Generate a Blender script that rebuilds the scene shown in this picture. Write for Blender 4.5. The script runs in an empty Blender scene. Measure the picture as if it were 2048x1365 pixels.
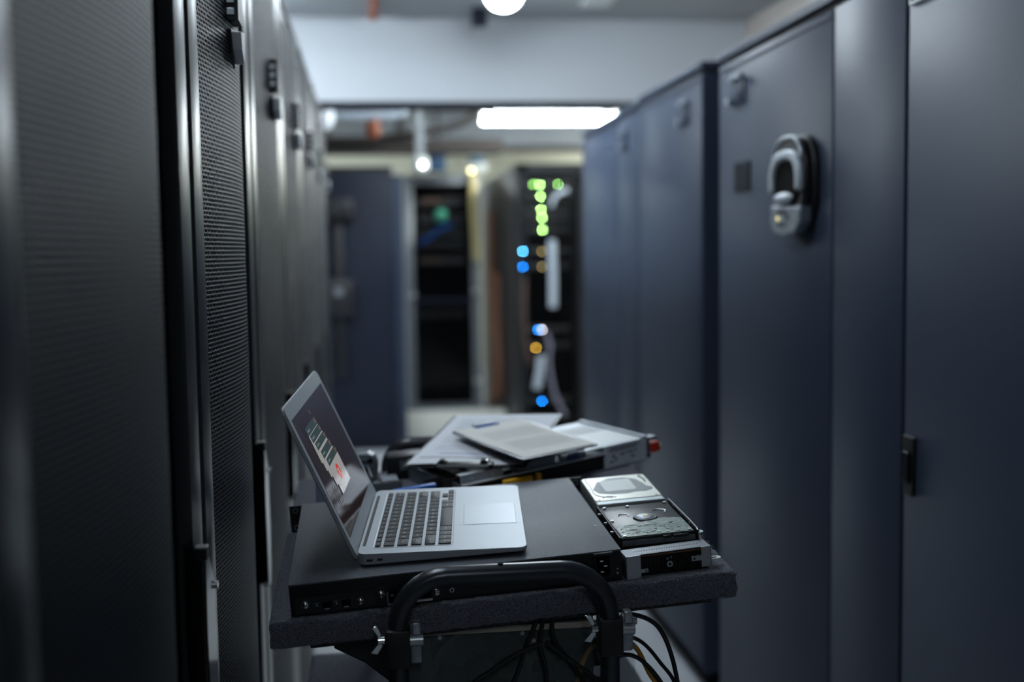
import bpy, bmesh, math, random
from mathutils import Matrix, Vector, Euler
random.seed(7)
S = bpy.context.scene
COL = S.collection
PI = math.pi

# ------------------------------------------------------------------ camera
F_PX = 2300.0
RC = Matrix(((0.9924000646026664, 0.024020429034161947, -0.12068608356243195),
             (-0.12218968020316291, 0.07636855012697683, -0.9895643115044884),
             (-0.014553138097066792, 0.9967902806210132, 0.07872320262165078)))
cam = bpy.data.cameras.new('camera')
camo = bpy.data.objects.new('camera', cam)
COL.objects.link(camo)
camo.matrix_world = Matrix.Translation((0, 0, 1.43)) @ RC.to_4x4()
cam.sensor_width = 36.0
cam.lens = F_PX / 2048 * 36.0
cam.clip_start = 0.05
cam.clip_end = 60
cam.dof.use_dof = True
cam.dof.focus_distance = 1.60
cam.dof.aperture_fstop = 1.95
S.camera = camo

# ------------------------------------------------------------------ world, exposure
w = bpy.data.worlds.new('world')
S.world = w
w.use_nodes = True
w.node_tree.nodes['Background'].inputs[0].default_value = (0.35, 0.45, 0.65, 1)
w.node_tree.nodes['Background'].inputs[1].default_value = 0.008
S.view_settings.view_transform = 'Standard'
S.view_settings.look = 'None'
S.view_settings.exposure = 0.0
S.view_settings.gamma = 1.0
S.view_settings.use_curve_mapping = False
S.cycles.use_denoising = True
S.cycles.max_bounces = 8
S.cycles.sample_clamp_indirect = 6.0
S.cycles.caustics_reflective = False
S.cycles.caustics_refractive = False
LAMP = 38.0          # radiance of the fluorescent diffusers
LAMP_COL = (0.82, 0.925, 1.0)
LAMP_FAR = 120.0      # stronger output of the lights added to brighten the far room
LAMP_DIM = 14.0

# ------------------------------------------------------------------ materials
MATS = {}
def mat(name, col, rough=0.5, metal=0.0, emit=0.0, ecol=None, spec=0.5, bump=None, noise=None, alpha=None,
        trans=None, coat=0.0, sheen=0.0):
    if name in MATS: return MATS[name]
    m = bpy.data.materials.new(name); m.use_nodes = True
    nt = m.node_tree; b = nt.nodes['Principled BSDF']
    b.inputs['Base Color'].default_value = (*col, 1)
    b.inputs['Roughness'].default_value = rough
    b.inputs['Metallic'].default_value = metal
    b.inputs['Specular IOR Level'].default_value = spec
    b.inputs['Coat Weight'].default_value = coat
    if sheen: b.inputs['Sheen Weight'].default_value = sheen
    if emit:
        b.inputs['Emission Color'].default_value = (*(ecol or col), 1)
        b.inputs['Emission Strength'].default_value = emit
    if trans is not None: b.inputs['Transmission Weight'].default_value = trans
    if alpha is not None: b.inputs['Alpha'].default_value = alpha
    if bump or noise:
        tc = nt.nodes.new('ShaderNodeTexCoord')
        n = nt.nodes.new('ShaderNodeTexNoise')
        nt.links.new(tc.outputs['Object'], n.inputs['Vector'])
        n.inputs['Detail'].default_value = 4
        if bump:
            n.inputs['Scale'].default_value = bump[0]
            bp = nt.nodes.new('ShaderNodeBump')
            bp.inputs['Strength'].default_value = bump[1]
            bp.inputs['Distance'].default_value = bump[2]
            nt.links.new(n.outputs[0], bp.inputs['Height'])
            nt.links.new(bp.outputs[0], b.inputs['Normal'])
        if noise:
            n2 = n
            if bump and noise[0] != bump[0]:
                n2 = nt.nodes.new('ShaderNodeTexNoise')
                nt.links.new(tc.outputs['Object'], n2.inputs['Vector'])
            n2.inputs['Scale'].default_value = noise[0]
            r = nt.nodes.new('ShaderNodeValToRGB')
            r.color_ramp.elements[0].position = 0.35
            r.color_ramp.elements[1].position = 0.65
            r.color_ramp.elements[0].color = (*noise[1], 1)
            r.color_ramp.elements[1].color = (*noise[2], 1)
            nt.links.new(n2.outputs[0], r.inputs[0])
            nt.links.new(r.outputs[0], b.inputs['Base Color'])
    MATS[name] = m
    return m

def perforated(name):
    """thin sheet steel with a hexagonal field of round holes"""
    m = bpy.data.materials.new(name); m.use_nodes = True
    nt = m.node_tree; b = nt.nodes['Principled BSDF']; out = nt.nodes['Material Output']
    b.inputs['Base Color'].default_value = (0.024, 0.030, 0.050, 1)
    b.inputs['Roughness'].default_value = 0.42
    b.inputs['Metallic'].default_value = 0.2
    b.inputs['Specular IOR Level'].default_value = 0.35
    tc = nt.nodes.new('ShaderNodeTexCoord'); sp = nt.nodes.new('ShaderNodeSeparateXYZ')
    nt.links.new(tc.outputs['Object'], sp.inputs[0])
    def mth(op, a, bb=None):
        n = nt.nodes.new('ShaderNodeMath'); n.operation = op
        for i, v in enumerate((a, bb)):
            if v is None: continue
            if isinstance(v, (int, float)): n.inputs[i].default_value = v
            else: nt.links.new(v, n.inputs[i])
        return n.outputs[0]
    k = 2 * PI / 0.0062
    y, z = sp.outputs[1], sp.outputs[2]
    c1 = mth('COSINE', mth('MULTIPLY', z, k))
    a2 = mth('ADD', mth('MULTIPLY', z, -k / 2), mth('MULTIPLY', y, k * 0.8660254))
    a3 = mth('ADD', mth('MULTIPLY', z, -k / 2), mth('MULTIPLY', y, -k * 0.8660254))
    s = mth('ADD', mth('ADD', c1, mth('COSINE', a2)), mth('COSINE', a3))
    h = mth('MULTIPLY', mth('SUBTRACT', s, 0.15), 1.4)
    n = nt.nodes.new('ShaderNodeClamp'); nt.links.new(h, n.inputs[0])
    d = nt.nodes.new('ShaderNodeBsdfDiffuse'); d.inputs[0].default_value = (0.002, 0.002, 0.003, 1)
    mx = nt.nodes.new('ShaderNodeMixShader')
    nt.links.new(n.outputs[0], mx.inputs[0]); nt.links.new(b.outputs[0], mx.inputs[1]); nt.links.new(d.outputs[0], mx.inputs[2])
    nt.links.new(mx.outputs[0], out.inputs[0])
    bp = nt.nodes.new('ShaderNodeBump'); bp.inputs['Strength'].default_value = 0.5; bp.inputs['Distance'].default_value = 0.0012
    bp.invert = True
    nt.links.new(s, bp.inputs['Height']); nt.links.new(bp.outputs[0], b.inputs['Normal'])
    return m

M_BLACK = mat('black_plastic', (0.010, 0.010, 0.012), 0.45)
M_BLACKM = mat('black_painted_steel', (0.009, 0.010, 0.012), 0.38, 0.1)
M_GLOSSB = mat('glossy_black', (0.008, 0.008, 0.010), 0.12)
M_DARK = mat('dark_interior', (0.004, 0.004, 0.005), 0.9, spec=0.1)
M_MESH = perforated('perforated_steel')
M_POST = mat('satin_black_trim', (0.040, 0.046, 0.056), 0.30, 0.25, spec=0.6)
M_CAB = mat('blue_grey_enamel', (0.050, 0.066, 0.104), 0.40, 0.0, spec=0.10, bump=(900, 0.12, 0.0004))
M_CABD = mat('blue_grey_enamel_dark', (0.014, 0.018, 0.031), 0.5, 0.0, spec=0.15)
M_SEAM = mat('seam_rubber', (0.006, 0.006, 0.008), 0.8)
M_ALU = mat('anodised_aluminium', (0.47, 0.515, 0.56), 0.46, 0.35, bump=(2500, 0.05, 0.0001))
M_STEEL = mat('zinc_plated_steel', (0.50, 0.54, 0.58), 0.32, 0.85)
M_DULL = mat('dull_galvanised_steel', (0.30, 0.33, 0.37), 0.42, 0.7, noise=(60, (0.25, 0.28, 0.32), (0.36, 0.39, 0.43)))
M_RAIL = mat('grey_painted_rail', (0.46, 0.50, 0.56), 0.45, 0.1)
M_LIP = mat('bright_rolled_steel', (0.85, 0.88, 0.92), 0.4, 0.2)
M_CHROME = mat('chrome', (0.75, 0.78, 0.8), 0.12, 1.0)
M_KEY = mat('key_black', (0.012, 0.013, 0.016), 0.55, spec=0.3)
M_LEGEND = mat('key_legend', (0.85, 0.88, 0.9), 0.5)
M_CARPET = mat('charcoal_carpet', (0.03, 0.03, 0.04), 0.95, spec=0.1, bump=(700, 1.0, 0.003), noise=(900, (0.02, 0.02, 0.03), (0.30, 0.31, 0.39)), sheen=0.2)
M_SWITCH = mat('speckled_black_powder_coat', (0.04, 0.043, 0.052), 0.45, 0.1, bump=(2200, 0.5, 0.0006), noise=(1500, (0.030, 0.034, 0.046), (0.170, 0.185, 0.225)))
M_PAPER = mat('white_paper', (0.82, 0.85, 0.92), 0.7)
M_CREAMP = mat('cream_paper', (0.84, 0.83, 0.80), 0.7)
M_INK = mat('pale_ink', (0.32, 0.36, 0.45), 0.8)
M_BLUEINK = mat('blue_ink', (0.20, 0.30, 0.62), 0.8)
M_GREYINK = mat('grey_ink', (0.62, 0.62, 0.61), 0.8)
M_PRINT = mat('black_print', (0.02, 0.02, 0.025), 0.6)
M_LABEL = mat('white_label', (0.75, 0.80, 0.80), 0.45)
M_RED = mat('red_plastic', (0.90, 0.06, 0.015), 0.4)
M_BLUE = mat('blue_plastic', (0.02, 0.16, 0.62), 0.4)
M_YELLOW = mat('yellow_plastic', (0.80, 0.42, 0.02), 0.45)
M_ORANGE = mat('orange_plastic', (0.75, 0.22, 0.03), 0.5)
M_GOLD = mat('gold_contact', (0.75, 0.5, 0.2), 0.3, 0.8)
M_PCB = mat('green_circuit_board', (0.05, 0.13, 0.09), 0.35, noise=(140, (0.04, 0.10, 0.075), (0.20, 0.30, 0.24)))
M_HDDTOP = mat('drive_cover_silver', (0.80, 0.82, 0.74), 0.30, 0.4)
M_HDDGREY = mat('drive_label_grey', (0.15, 0.18, 0.19), 0.45)
M_WALL = mat('white_wall_paint', (0.51, 0.54, 0.575), 0.7, bump=(30, 0.1, 0.002))
M_CREAM = mat('cream_wall_paint', (0.55, 0.54, 0.45), 0.75, bump=(30, 0.1, 0.002))
M_BROWNW = mat('beige_wall_paint', (0.40, 0.36, 0.33), 0.8)
M_CEIL = mat('ceiling_paint', (0.34, 0.36, 0.38), 0.85, noise=(1.2, (0.32, 0.34, 0.36), (0.37, 0.39, 0.41)))
M_FLOOR = mat('pale_floor_vinyl', (0.39, 0.41, 0.44), 0.45, noise=(3, (0.37, 0.39, 0.42), (0.41, 0.43, 0.46)))
M_LAMPH = mat('lamp_housing_white', (0.7, 0.72, 0.72), 0.5)
M_DIFF = mat('fluorescent_diffuser', (0.9, 0.95, 0.95), 0.5, emit=LAMP, ecol=LAMP_COL)
M_DIFFF = mat('fluorescent_diffuser_bright', (0.9, 0.95, 0.95), 0.5, emit=LAMP_FAR, ecol=(0.90, 0.96, 0.90))
M_DIFFL = mat('fluorescent_diffuser_strong', (0.9, 0.95, 0.95), 0.5, emit=LAMP*1.6, ecol=LAMP_COL)  # stronger output set for an added light by the header
M_DIFFD = mat('fluorescent_diffuser_dim', (0.9, 0.95, 0.95), 0.5, emit=LAMP_DIM, ecol=LAMP_COL)  # weaker output for added lights over the aisle and left racks
M_FRAME = mat('grey_rack_frame', (0.25, 0.27, 0.29), 0.45, 0.2)
M_BROWNS = mat('brown_grey_panel', (0.035, 0.03, 0.033), 0.5)
M_COPPER = mat('copper_brown_cable', (0.22, 0.10, 0.055), 0.6)
M_GREYC = mat('grey_white_cable', (0.42, 0.47, 0.53), 0.5)
M_RUST = mat('red_oxide_pipe', (0.30, 0.075, 0.03), 0.6)
M_TRAYD = mat('dark_cable_tray', (0.035, 0.028, 0.026), 0.7)
M_TEAL = mat('teal_plastic', (0.12, 0.62, 0.42), 0.5)
M_YCAB = mat('pale_yellow_cable', (0.75, 0.62, 0.28), 0.5)
M_ACRYL = mat('clear_acrylic', (0.40, 0.50, 0.50), 0.06, alpha=0.10)
M_GLASS = mat('smoked_cabinet_glass', (0.02, 0.02, 0.022), 0.05, alpha=0.14)
M_SCREEN = mat('screen_dark', (0.012, 0.009, 0.010), 0.07, emit=1.0, ecol=(0.014, 0.009, 0.010), spec=0.5, coat=0.3)
def scr(name, c, s=1.0): return mat(name, (0.012, 0.009, 0.010), 0.07, emit=s, ecol=c, coat=0.3)
M_WGREY = scr('window_grey', (0.30, 0.29, 0.28))
M_WLITE = scr('window_light', (0.42, 0.42, 0.42))
M_WGREEN = scr('window_green', (0.026, 0.044, 0.042))
M_WRED = scr('window_red', (0.50, 0.045, 0.022))
M_WORANGE = scr('window_orange', (0.20, 0.085, 0.04))
M_WCODE = scr('window_code', (0.040, 0.018, 0.018))
M_WTXT = scr('window_text', (0.12, 0.16, 0.15))

# ------------------------------------------------------------------ mesh helpers
class MB:
    def __init__(s): s.v = []; s.f = []; s.mi = []; s.mats = []
    def _m(s, m):
        if m not in s.mats: s.mats.append(m)
        return s.mats.index(m)
    def add(s, vs, fs, m, X=None):
        o = len(s.v); k = s._m(m)
        s.v += [tuple(X @ Vector(p)) if X is not None else tuple(p) for p in vs]
        s.f += [tuple(o + i for i in f) for f in fs]; s.mi += [k] * len(fs)
        return s
    def box(s, x0, x1, y0, y1, z0, z1, m, X=None, ch=0.0):
        if ch <= 0:
            vs = [(x0,y0,z0),(x1,y0,z0),(x1,y1,z0),(x0,y1,z0),(x0,y0,z1),(x1,y0,z1),(x1,y1,z1),(x0,y1,z1)]
            fs = [(0,3,2,1),(4,5,6,7),(0,1,5,4),(1,2,6,5),(2,3,7,6),(3,0,4,7)]
            return s.add(vs, fs, m, X)
        c = min(ch, (x1-x0)*.49, (y1-y0)*.49, (z1-z0)*.49)
        bm = bmesh.new(); bmesh.ops.create_cube(bm, size=1)
        for v in bm.verts:
            v.co = Vector(((x0+x1)/2+v.co.x*(x1-x0), (y0+y1)/2+v.co.y*(y1-y0), (z0+z1)/2+v.co.z*(z1-z0)))
        bmesh.ops.bevel(bm, geom=bm.edges[:], offset=c, segments=2, affect='EDGES', profile=0.5)
        bm.verts.index_update()
        s.add([v.co[:] for v in bm.verts], [[v.index for v in f.verts] for f in bm.faces], m, X); bm.free()
        return s
    def prism(s, poly, a, b, m, axis='z', X=None):
        """poly of 2D points extruded from a to b; axis x: poly=(y,z), y: poly=(x,z), z: poly=(x,y)"""
        n = len(poly)
        def P(p, t): return {'x': (t, p[0], p[1]), 'y': (p[0], t, p[1]), 'z': (p[0], p[1], t)}[axis]
        vs = [P(p, a) for p in poly] + [P(p, b) for p in poly]
        fs = [tuple(range(n))[::-1], tuple(range(n, 2*n))] + [(i, (i+1) % n, n+(i+1) % n, n+i) for i in range(n)]
        return s.add(vs, fs, m, X)
    def cyl(s, p0, p1, r, m, n=20, r1=None, X=None):
        p0 = Vector(p0); p1 = Vector(p1); d = (p1-p0).normalized(); r1 = r if r1 is None else r1
        a = d.orthogonal().normalized(); b = d.cross(a)
        vs = []
        for p, q in ((p0, r), (p1, r1)):
            vs += [tuple(p + a*q*math.cos(2*PI*i/n) + b*q*math.sin(2*PI*i/n)) for i in range(n)]
        fs = [(i, (i+1) % n, n+(i+1) % n, n+i) for i in range(n)] + [tuple(range(n))[::-1], tuple(range(n, 2*n))]
        return s.add(vs, fs, m, X)
    def tube(s, pts, r, m, n=10, X=None, sub=6, flat=None):
        P = [Vector(p) for p in pts]; Q = []
        if sub > 1 and len(P) > 2:
            for i in range(len(P)-1):
                a = P[i-1] if i > 0 else P[i]*2-P[i+1]; b = P[i]; c = P[i+1]; d = P[i+2] if i+2 < len(P) else P[i+1]*2-P[i]
                for k in range(sub):
                    t = k/sub
                    Q.append(0.5*((2*b)+(c-a)*t+(2*a-5*b+4*c-d)*t*t+(3*b-a-3*c+d)*t**3))
            Q.append(P[-1])
        else: Q = P
        T = (Q[1]-Q[0]).normalized(); N = T.orthogonal().normalized(); vs = []
        for i, q in enumerate(Q):
            t = (Q[min(i+1, len(Q)-1)]-Q[max(i-1, 0)]).normalized()
            N = (N - t*N.dot(t)).normalized(); Bn = t.cross(N)
            vs += [tuple(q + N*r*math.cos(2*PI*k/n) + Bn*r*math.sin(2*PI*k/n)) for k in range(n)]
        L = len(Q)
        fs = [(i*n+k, i*n+(k+1) % n, (i+1)*n+(k+1) % n, (i+1)*n+k) for i in range(L-1) for k in range(n)]
        fs += [tuple(range(n))[::-1], tuple(range((L-1)*n, L*n))]
        return s.add(vs, fs, m, X)
    def sphere(s, c, r, m, X=None, u=12, sc=(1, 1, 1)):
        bm = bmesh.new(); bmesh.ops.create_uvsphere(bm, u_segments=u, v_segments=max(6, u//2), radius=r)
        bm.verts.index_update()
        s.add([(c[0]+v.co.x*sc[0], c[1]+v.co.y*sc[1], c[2]+v.co.z*sc[2]) for v in bm.verts], [[v.index for v in f.verts] for f in bm.faces], m, X); bm.free()
        return s
    def text(s, body, size, m, X, depth=0.0):
        c = bpy.data.curves.new('t', 'FONT'); c.body = body; c.size = size; c.align_x = 'CENTER'; c.align_y = 'CENTER'
        c.resolution_u = 2; c.extrude = depth
        o = bpy.data.objects.new('t', c); COL.objects.link(o)
        bpy.context.view_layer.update()
        me = o.evaluated_get(bpy.context.evaluated_depsgraph_get()).to_mesh()
        s.add([v.co[:] for v in me.vertices], [tuple(p.vertices) for p in me.polygons], m, X)
        o.evaluated_get(bpy.context.evaluated_depsgraph_get()).to_mesh_clear()
        bpy.data.objects.remove(o); bpy.data.curves.remove(c)
        return s
    def build(s, name, parent=None, bev=None, smooth=True, **tags):
        me = bpy.data.meshes.new(name); me.from_pydata(s.v, [], s.f); me.update()
        for m in s.mats: me.materials.append(m)
        for p, k in zip(me.polygons, s.mi): p.material_index = k
        if smooth:
            me.shade_smooth(); me.set_sharp_from_angle(angle=math.radians(35))
        o = bpy.data.objects.new(name, me); COL.objects.link(o)
        if parent is not None: o.parent = parent
        if bev:
            b = o.modifiers.new('bevel', 'BEVEL'); b.width = bev; b.segments = 2; b.limit_method = 'ANGLE'; b.angle_limit = math.radians(40)
        for k, v in tags.items(): o[k] = v
        return o

def thing(name, label, category, loc=(0, 0, 0), group=None, M=None):
    o = bpy.data.objects.new(name, None); COL.objects.link(o); o.empty_display_size = 0.05
    if M is not None: o.matrix_world = M
    else: o.location = loc
    o['label'] = label; o['category'] = category
    if group: o['group'] = group
    return o
def struct(name, mb):
    return mb.build(name, kind='structure')
def tagd(o, label, category, group=None):
    o['label'] = label; o['category'] = category
    if group: o['group'] = group
    return o
def part(parent, name, mb, label=None, bev=None):
    o = mb.build(name, parent, bev)
    if label: o['label'] = label
    return o
def T(x=0, y=0, z=0): return Matrix.Translation((x, y, z))
def RZ(d): return Matrix.Rotation(math.radians(d), 4, 'Z')
def RX(d): return Matrix.Rotation(math.radians(d), 4, 'X')
def RY(d): return Matrix.Rotation(math.radians(d), 4, 'Y')
def copy_tree(o, parent=None):
    c = o.copy(); COL.objects.link(c)
    if parent is not None: c.parent = parent
    for ch in [x for x in o.children]: copy_tree(ch, c)
    return c
def rrect(x0, x1, y0, y1, r, n=6):
    pts = []
    for cx, cy, a in ((x1-r, y1-r, 0), (x0+r, y1-r, 90), (x0+r, y0+r, 180), (x1-r, y0+r, 270)):
        pts += [(cx+r*math.cos(math.radians(a+90*i/n)), cy+r*math.sin(math.radians(a+90*i/n))) for i in range(n+1)]
    return pts

# ------------------------------------------------------------------ room shell
CE = 2.74
struct('floor', MB().box(-3.5, 3.4, -6.0, 14.2, -0.1, 0.0, M_FLOOR))
struct('ceiling', MB().box(-3.5, 3.4, -6.0, 14.2, CE, CE+0.1, M_CEIL))
struct('wall_left', MB().box(-3.5, -3.4, -6.0, 14.2, 0, CE, M_WALL))
struct('wall_right', MB().box(2.20, 2.32, -6.0, 6.6, 0, CE, M_BROWNW))
struct('wall_right_far', MB().box(3.3, 3.4, 6.6, 14.2, 0, CE, M_CREAM))
struct('wall_far', MB().box(-3.5, 3.4, 14.0, 14.1, 0, CE, M_CREAM))
struct('wall_near', MB().box(-3.5, 3.4, -6.1, -6.0, 0, CE, M_WALL))
struct('wall_header', MB().box(-3.4, 3.3, 6.6, 6.85, 2.275, CE, M_WALL))
struct('header_underside_shade', MB().box(-3.4, 3.3, 6.585, 6.86, 2.255, 2.275, M_CABD))  # dark strip paints the shade under the header's lower edge
for i, y in enumerate((2.3, 4.9)):
    struct('trim_ceiling_%d' % (i+1), MB().box(1.15, 1.30, y-1.3, y+1.3, CE-0.012, CE, M_LAMPH))
struct('trim_ceiling_far', MB().box(-3.4, 3.3, 11.4, 11.7, CE-0.28, CE, M_CEIL))

def lamp(x0, x1, y0, y1, z0, label, M_DIFF=M_DIFF):
    t = thing('ceiling_light', label, 'ceiling light', ((x0+x1)/2, (y0+y1)/2, z0), group='fluorescent ceiling lights')
    cx, cy = (x0+x1)/2, (y0+y1)/2
    a, b = (x1-x0)/2, (y1-y0)/2
    part(t, 'lamp_housing', MB().box(-a*0.8, a*0.8, -b*0.8, b*0.8, 0.075, CE-z0, M_LAMPH, ch=0.006))
    long_x = a > b
    mb = MB()
    # rounded trough diffuser
    n = 8; L = b if not long_x else a; W = a if not long_x else b
    prof = [(W*math.cos(PI+PI*i/n), 0.075+0.075*math.sin(PI+PI*i/n)) for i in range(n+1)]
    if long_x: mb.prism(prof, -L, L, M_DIFF, 'x')
    else: mb.prism(prof, -L, L, M_DIFF, 'y')
    part(t, 'diffuser', mb)
    for s_ in (-1, 1):
        if long_x: part(t, 'end_cap', MB().box(s_*L-0.012, s_*L+0.012, -W*0.9, W*0.9, 0.03, 0.10, M_LAMPH))
        else: part(t, 'end_cap', MB().box(-W*0.9, W*0.9, s_*L-0.012, s_*L+0.012, 0.03, 0.10, M_LAMPH))
    return t
lamp(0.61, 0.79, 3.10, 4.50, 2.640, 'unseen fluorescent light added over the aisle in line with the visible one, above the frame', M_DIFFD)  # added above the frame to brighten the right-hand doors near their tops
lamp(-0.12, 0.06, -2.3, -1.0, 2.56, 'unseen fluorescent light added over the aisle behind the camera', M_DIFFD)  # added behind the camera so near faces catch some light
lamp(0.61, 0.79, 4.60, 5.90, 2.640, 'fluorescent light running along the aisle, cut by the top of the photo')
lamp(-0.36, -0.18, 1.25, 2.50, 2.56, 'unseen fluorescent light added above the cart, over the top of the frame', M_DIFFD)  # added overhead to light the laptop and papers
lamp(0.3, 1.5, 7.05, 7.2, 2.56, 'unseen fluorescent light added just behind the white header')  # added out of sight to brighten the far floor
lamp(0.99, 2.16, 9.93, 10.07, 2.525, 'bright fluorescent light seen under the white header, behind the right cabinets')
lamp(-0.9, 0.2, 12.2, 12.4, 2.49, 'fluorescent light added farthest back, behind the dark pipes')  # added to lift the far room's brightness

for i, (y, lab) in enumerate(((5.0, 'nearest the white header'), (3.5, 'in the middle of its row'))):
    lamp(-1.09, -0.91, y, y+1.25, 2.56, 'unseen fluorescent light added over the tops of the left racks, ' + lab, M_DIFFL if y > 4 else M_DIFFD)  # unseen lights added for the header and upper right cabinets
lamp(-2.3, -2.12, 4.9, 6.1, 2.56, 'unseen fluorescent light added over the aisle behind the left racks')  # extra unseen source, added to help brighten the header
lamp(-3.2, -2.0, 11.6, 11.8, 2.49, 'unseen fluorescent light added in the left corner of the far room', M_DIFFF)  # out of view, added to wash the far wall
lamp(1.75, 1.93, 7.6, 8.9, 2.56, 'unseen fluorescent light added over the far right racks', M_DIFFF)  # added out of view to brighten the far room's right side
lamp(2.5, 3.2, 11.2, 11.38, 2.49, 'unseen fluorescent light added in the right corner of the far room', M_DIFFF)  # hidden corner light added for the far wall
lamp(2.85, 3.25, 12.9, 13.08, 2.49, 'unseen fluorescent light added nearest the far wall, at the right', M_DIFFF)  # added where it stays hidden, lights the far wall from the right
# ------------------------------------------------------------------ left racks
XL = -0.215
def left_rack(y0, y1, label, latch=True):
    L = y1 - y0
    t = thing('server_rack', label, 'server rack', (XL, y0, 0), group='mesh-doored racks along the left of the aisle')
    H = 2.115
    part(t, 'cabinet_body', MB().box(-0.95, -0.035, 0.002, L-0.002, 0.05, H, M_BLACKM)
         .box(-0.93, -0.06, 0.02, L-0.02, 0.0, 0.05, M_DARK), bev=0.004)
    # perforated convex door
    mb = MB(); ya, yb = 0.098, L-0.195; yc = ya+(yb-ya)*0.72
    n = 16; prof = []
    for i in range(n+1):
        y = ya+(yb-ya)*i/n
        u = (y-ya)/(yc-ya) if y < yc else (yb-y)/(yb-yc)
        prof.append((-0.022+0.0352*math.sin(min(1, max(0, u))*PI/2)**1.2, y))
    zs = (0.10, H-0.06)
    vs = [(p[0], p[1], z) for z in zs for p in prof] + [(p[0]-0.004, p[1], z) for z in zs for p in prof]
    k = n+1; fs = []
    for i in range(n):
        fs += [(i, i+1, k+i+1, k+i), (2*k+i+1, 2*k+i, 3*k+i, 3*k+i+1), (i+1, i, 2*k+i, 2*k+i+1), (k+i, k+i+1, 3*k+i+1, 3*k+i)]
    fs += [(0, k, 3*k, 2*k), (n, 2*k+n, 3*k+n, k+n)]
    mb.add(vs, fs, M_MESH)
    part(t, 'mesh_door', mb)
    # solid door frame: top, bottom and far edge
    d = MB().box(-0.04, -0.012, 0.098, L-0.10, H-0.065, H-0.005, M_BLACKM).box(-0.04, -0.012, 0.098, L-0.10, 0.05, 0.105, M_BLACKM)
    d.box(-0.04, -0.020, L-0.197, L-0.10, 0.06, H-0.01, M_DARK)
    part(t, 'door_frame', d, bev=0.002)
    for (a, b) in ((0.014, 0.094), (L-0.096, L-0.014)):
        n2 = 10; c = (a+b)/2; hw = (b-a)/2
        pr = [(-0.03, a), (-0.008, a)] + [(-0.003+0.003*(1-(2*i/n2-1)**2), c-(hw-0.003)*(1-2*i/n2)) for i in range(n2+1)] + [(-0.008, b), (-0.03, b)]
        part(t, 'edge_post', MB().prism(pr, 0.03, H-0.003, M_POST, 'z'))
    part(t, 'top_cap', MB().box(-0.9, -0.005, 0.001, L-0.001, H-0.003, H+0.012, M_BLACKM), bev=0.003)
    if latch:
        yl = 0.365
        lt = MB().prism([(yl-0.03, 1.785), (yl+0.03, 1.785), (yl+0.034, 1.845), (yl-0.026, 1.852)], -0.02, 0.025, M_BLACK, 'x')
        for q in range(3): lt.box(-0.0, 0.020, yl-0.0315, yl-0.0295, 1.792+0.018*q, 1.803+0.018*q, M_STEEL)
        lo = part(t, 'latch', lt, bev=0.003)
        fl_ = MB().prism([(yl-0.03, 1.772), (yl+0.03, 1.780), (yl+0.03, 1.745), (yl+0.015, 1.718), (yl-0.022, 1.738)], 0.004, 0.014, M_BLACK, 'x')
        fl_.prism([(yl-0.028, 1.768), (yl+0.026, 1.775), (yl+0.026, 1.748), (yl+0.012, 1.724), (yl-0.020, 1.742)], 0.014, 0.0285, M_LIP, 'x')
        part(lo, 'latch_flap', fl_, 'pale metal flap of the latch', bev=0.0015)
    yh = L-0.115
    hd = MB().prism([(yh, 1.082), (yh+0.022, 1.082), (yh+0.075, 1.025), (yh+0.075, 0.84), (yh+0.055, 0.80), (yh+0.01, 0.82), (yh-0.006, 0.98)], -0.01, 0.014, M_GLOSSB, 'x')
    ho = part(t, 'door_handle', hd, bev=0.004)
    part(ho, 'handle_tip', MB().box(0.0, 0.016, yh-0.001, yh+0.020, 1.070, 1.086, M_BLACKM), bev=0.002)
    part(ho, 'handle_pin', MB().cyl((0.01, yh+0.068, 1.022), (0.018, yh+0.068, 1.022), 0.005, M_CHROME, 14))
    return t
LJ = [-0.14, 0.66, 1.48, 2.24, 3.00, 3.76, 4.50, 5.22, 5.90]
LLAB = ['mesh-doored rack nearest the camera, mostly outside the left edge of the photo',
        'black perforated-door rack filling the left edge of the photo',
        'second black mesh-doored rack, directly left of the cart and laptop',
        'third mesh-doored rack with a small black latch, just behind the laptop screen',
        'fourth left rack, blurred, with its latch high on a pale edge',
        'fifth left rack from the camera, a blurred narrow dark strip',
        'sixth left rack from the camera, third from the far end of the row',
        'seventh left rack, second from the far end of the row']
for i in range(1, 8):
    left_rack(LJ[i], LJ[i+1], LLAB[i] if i < 8 else '')

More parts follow.
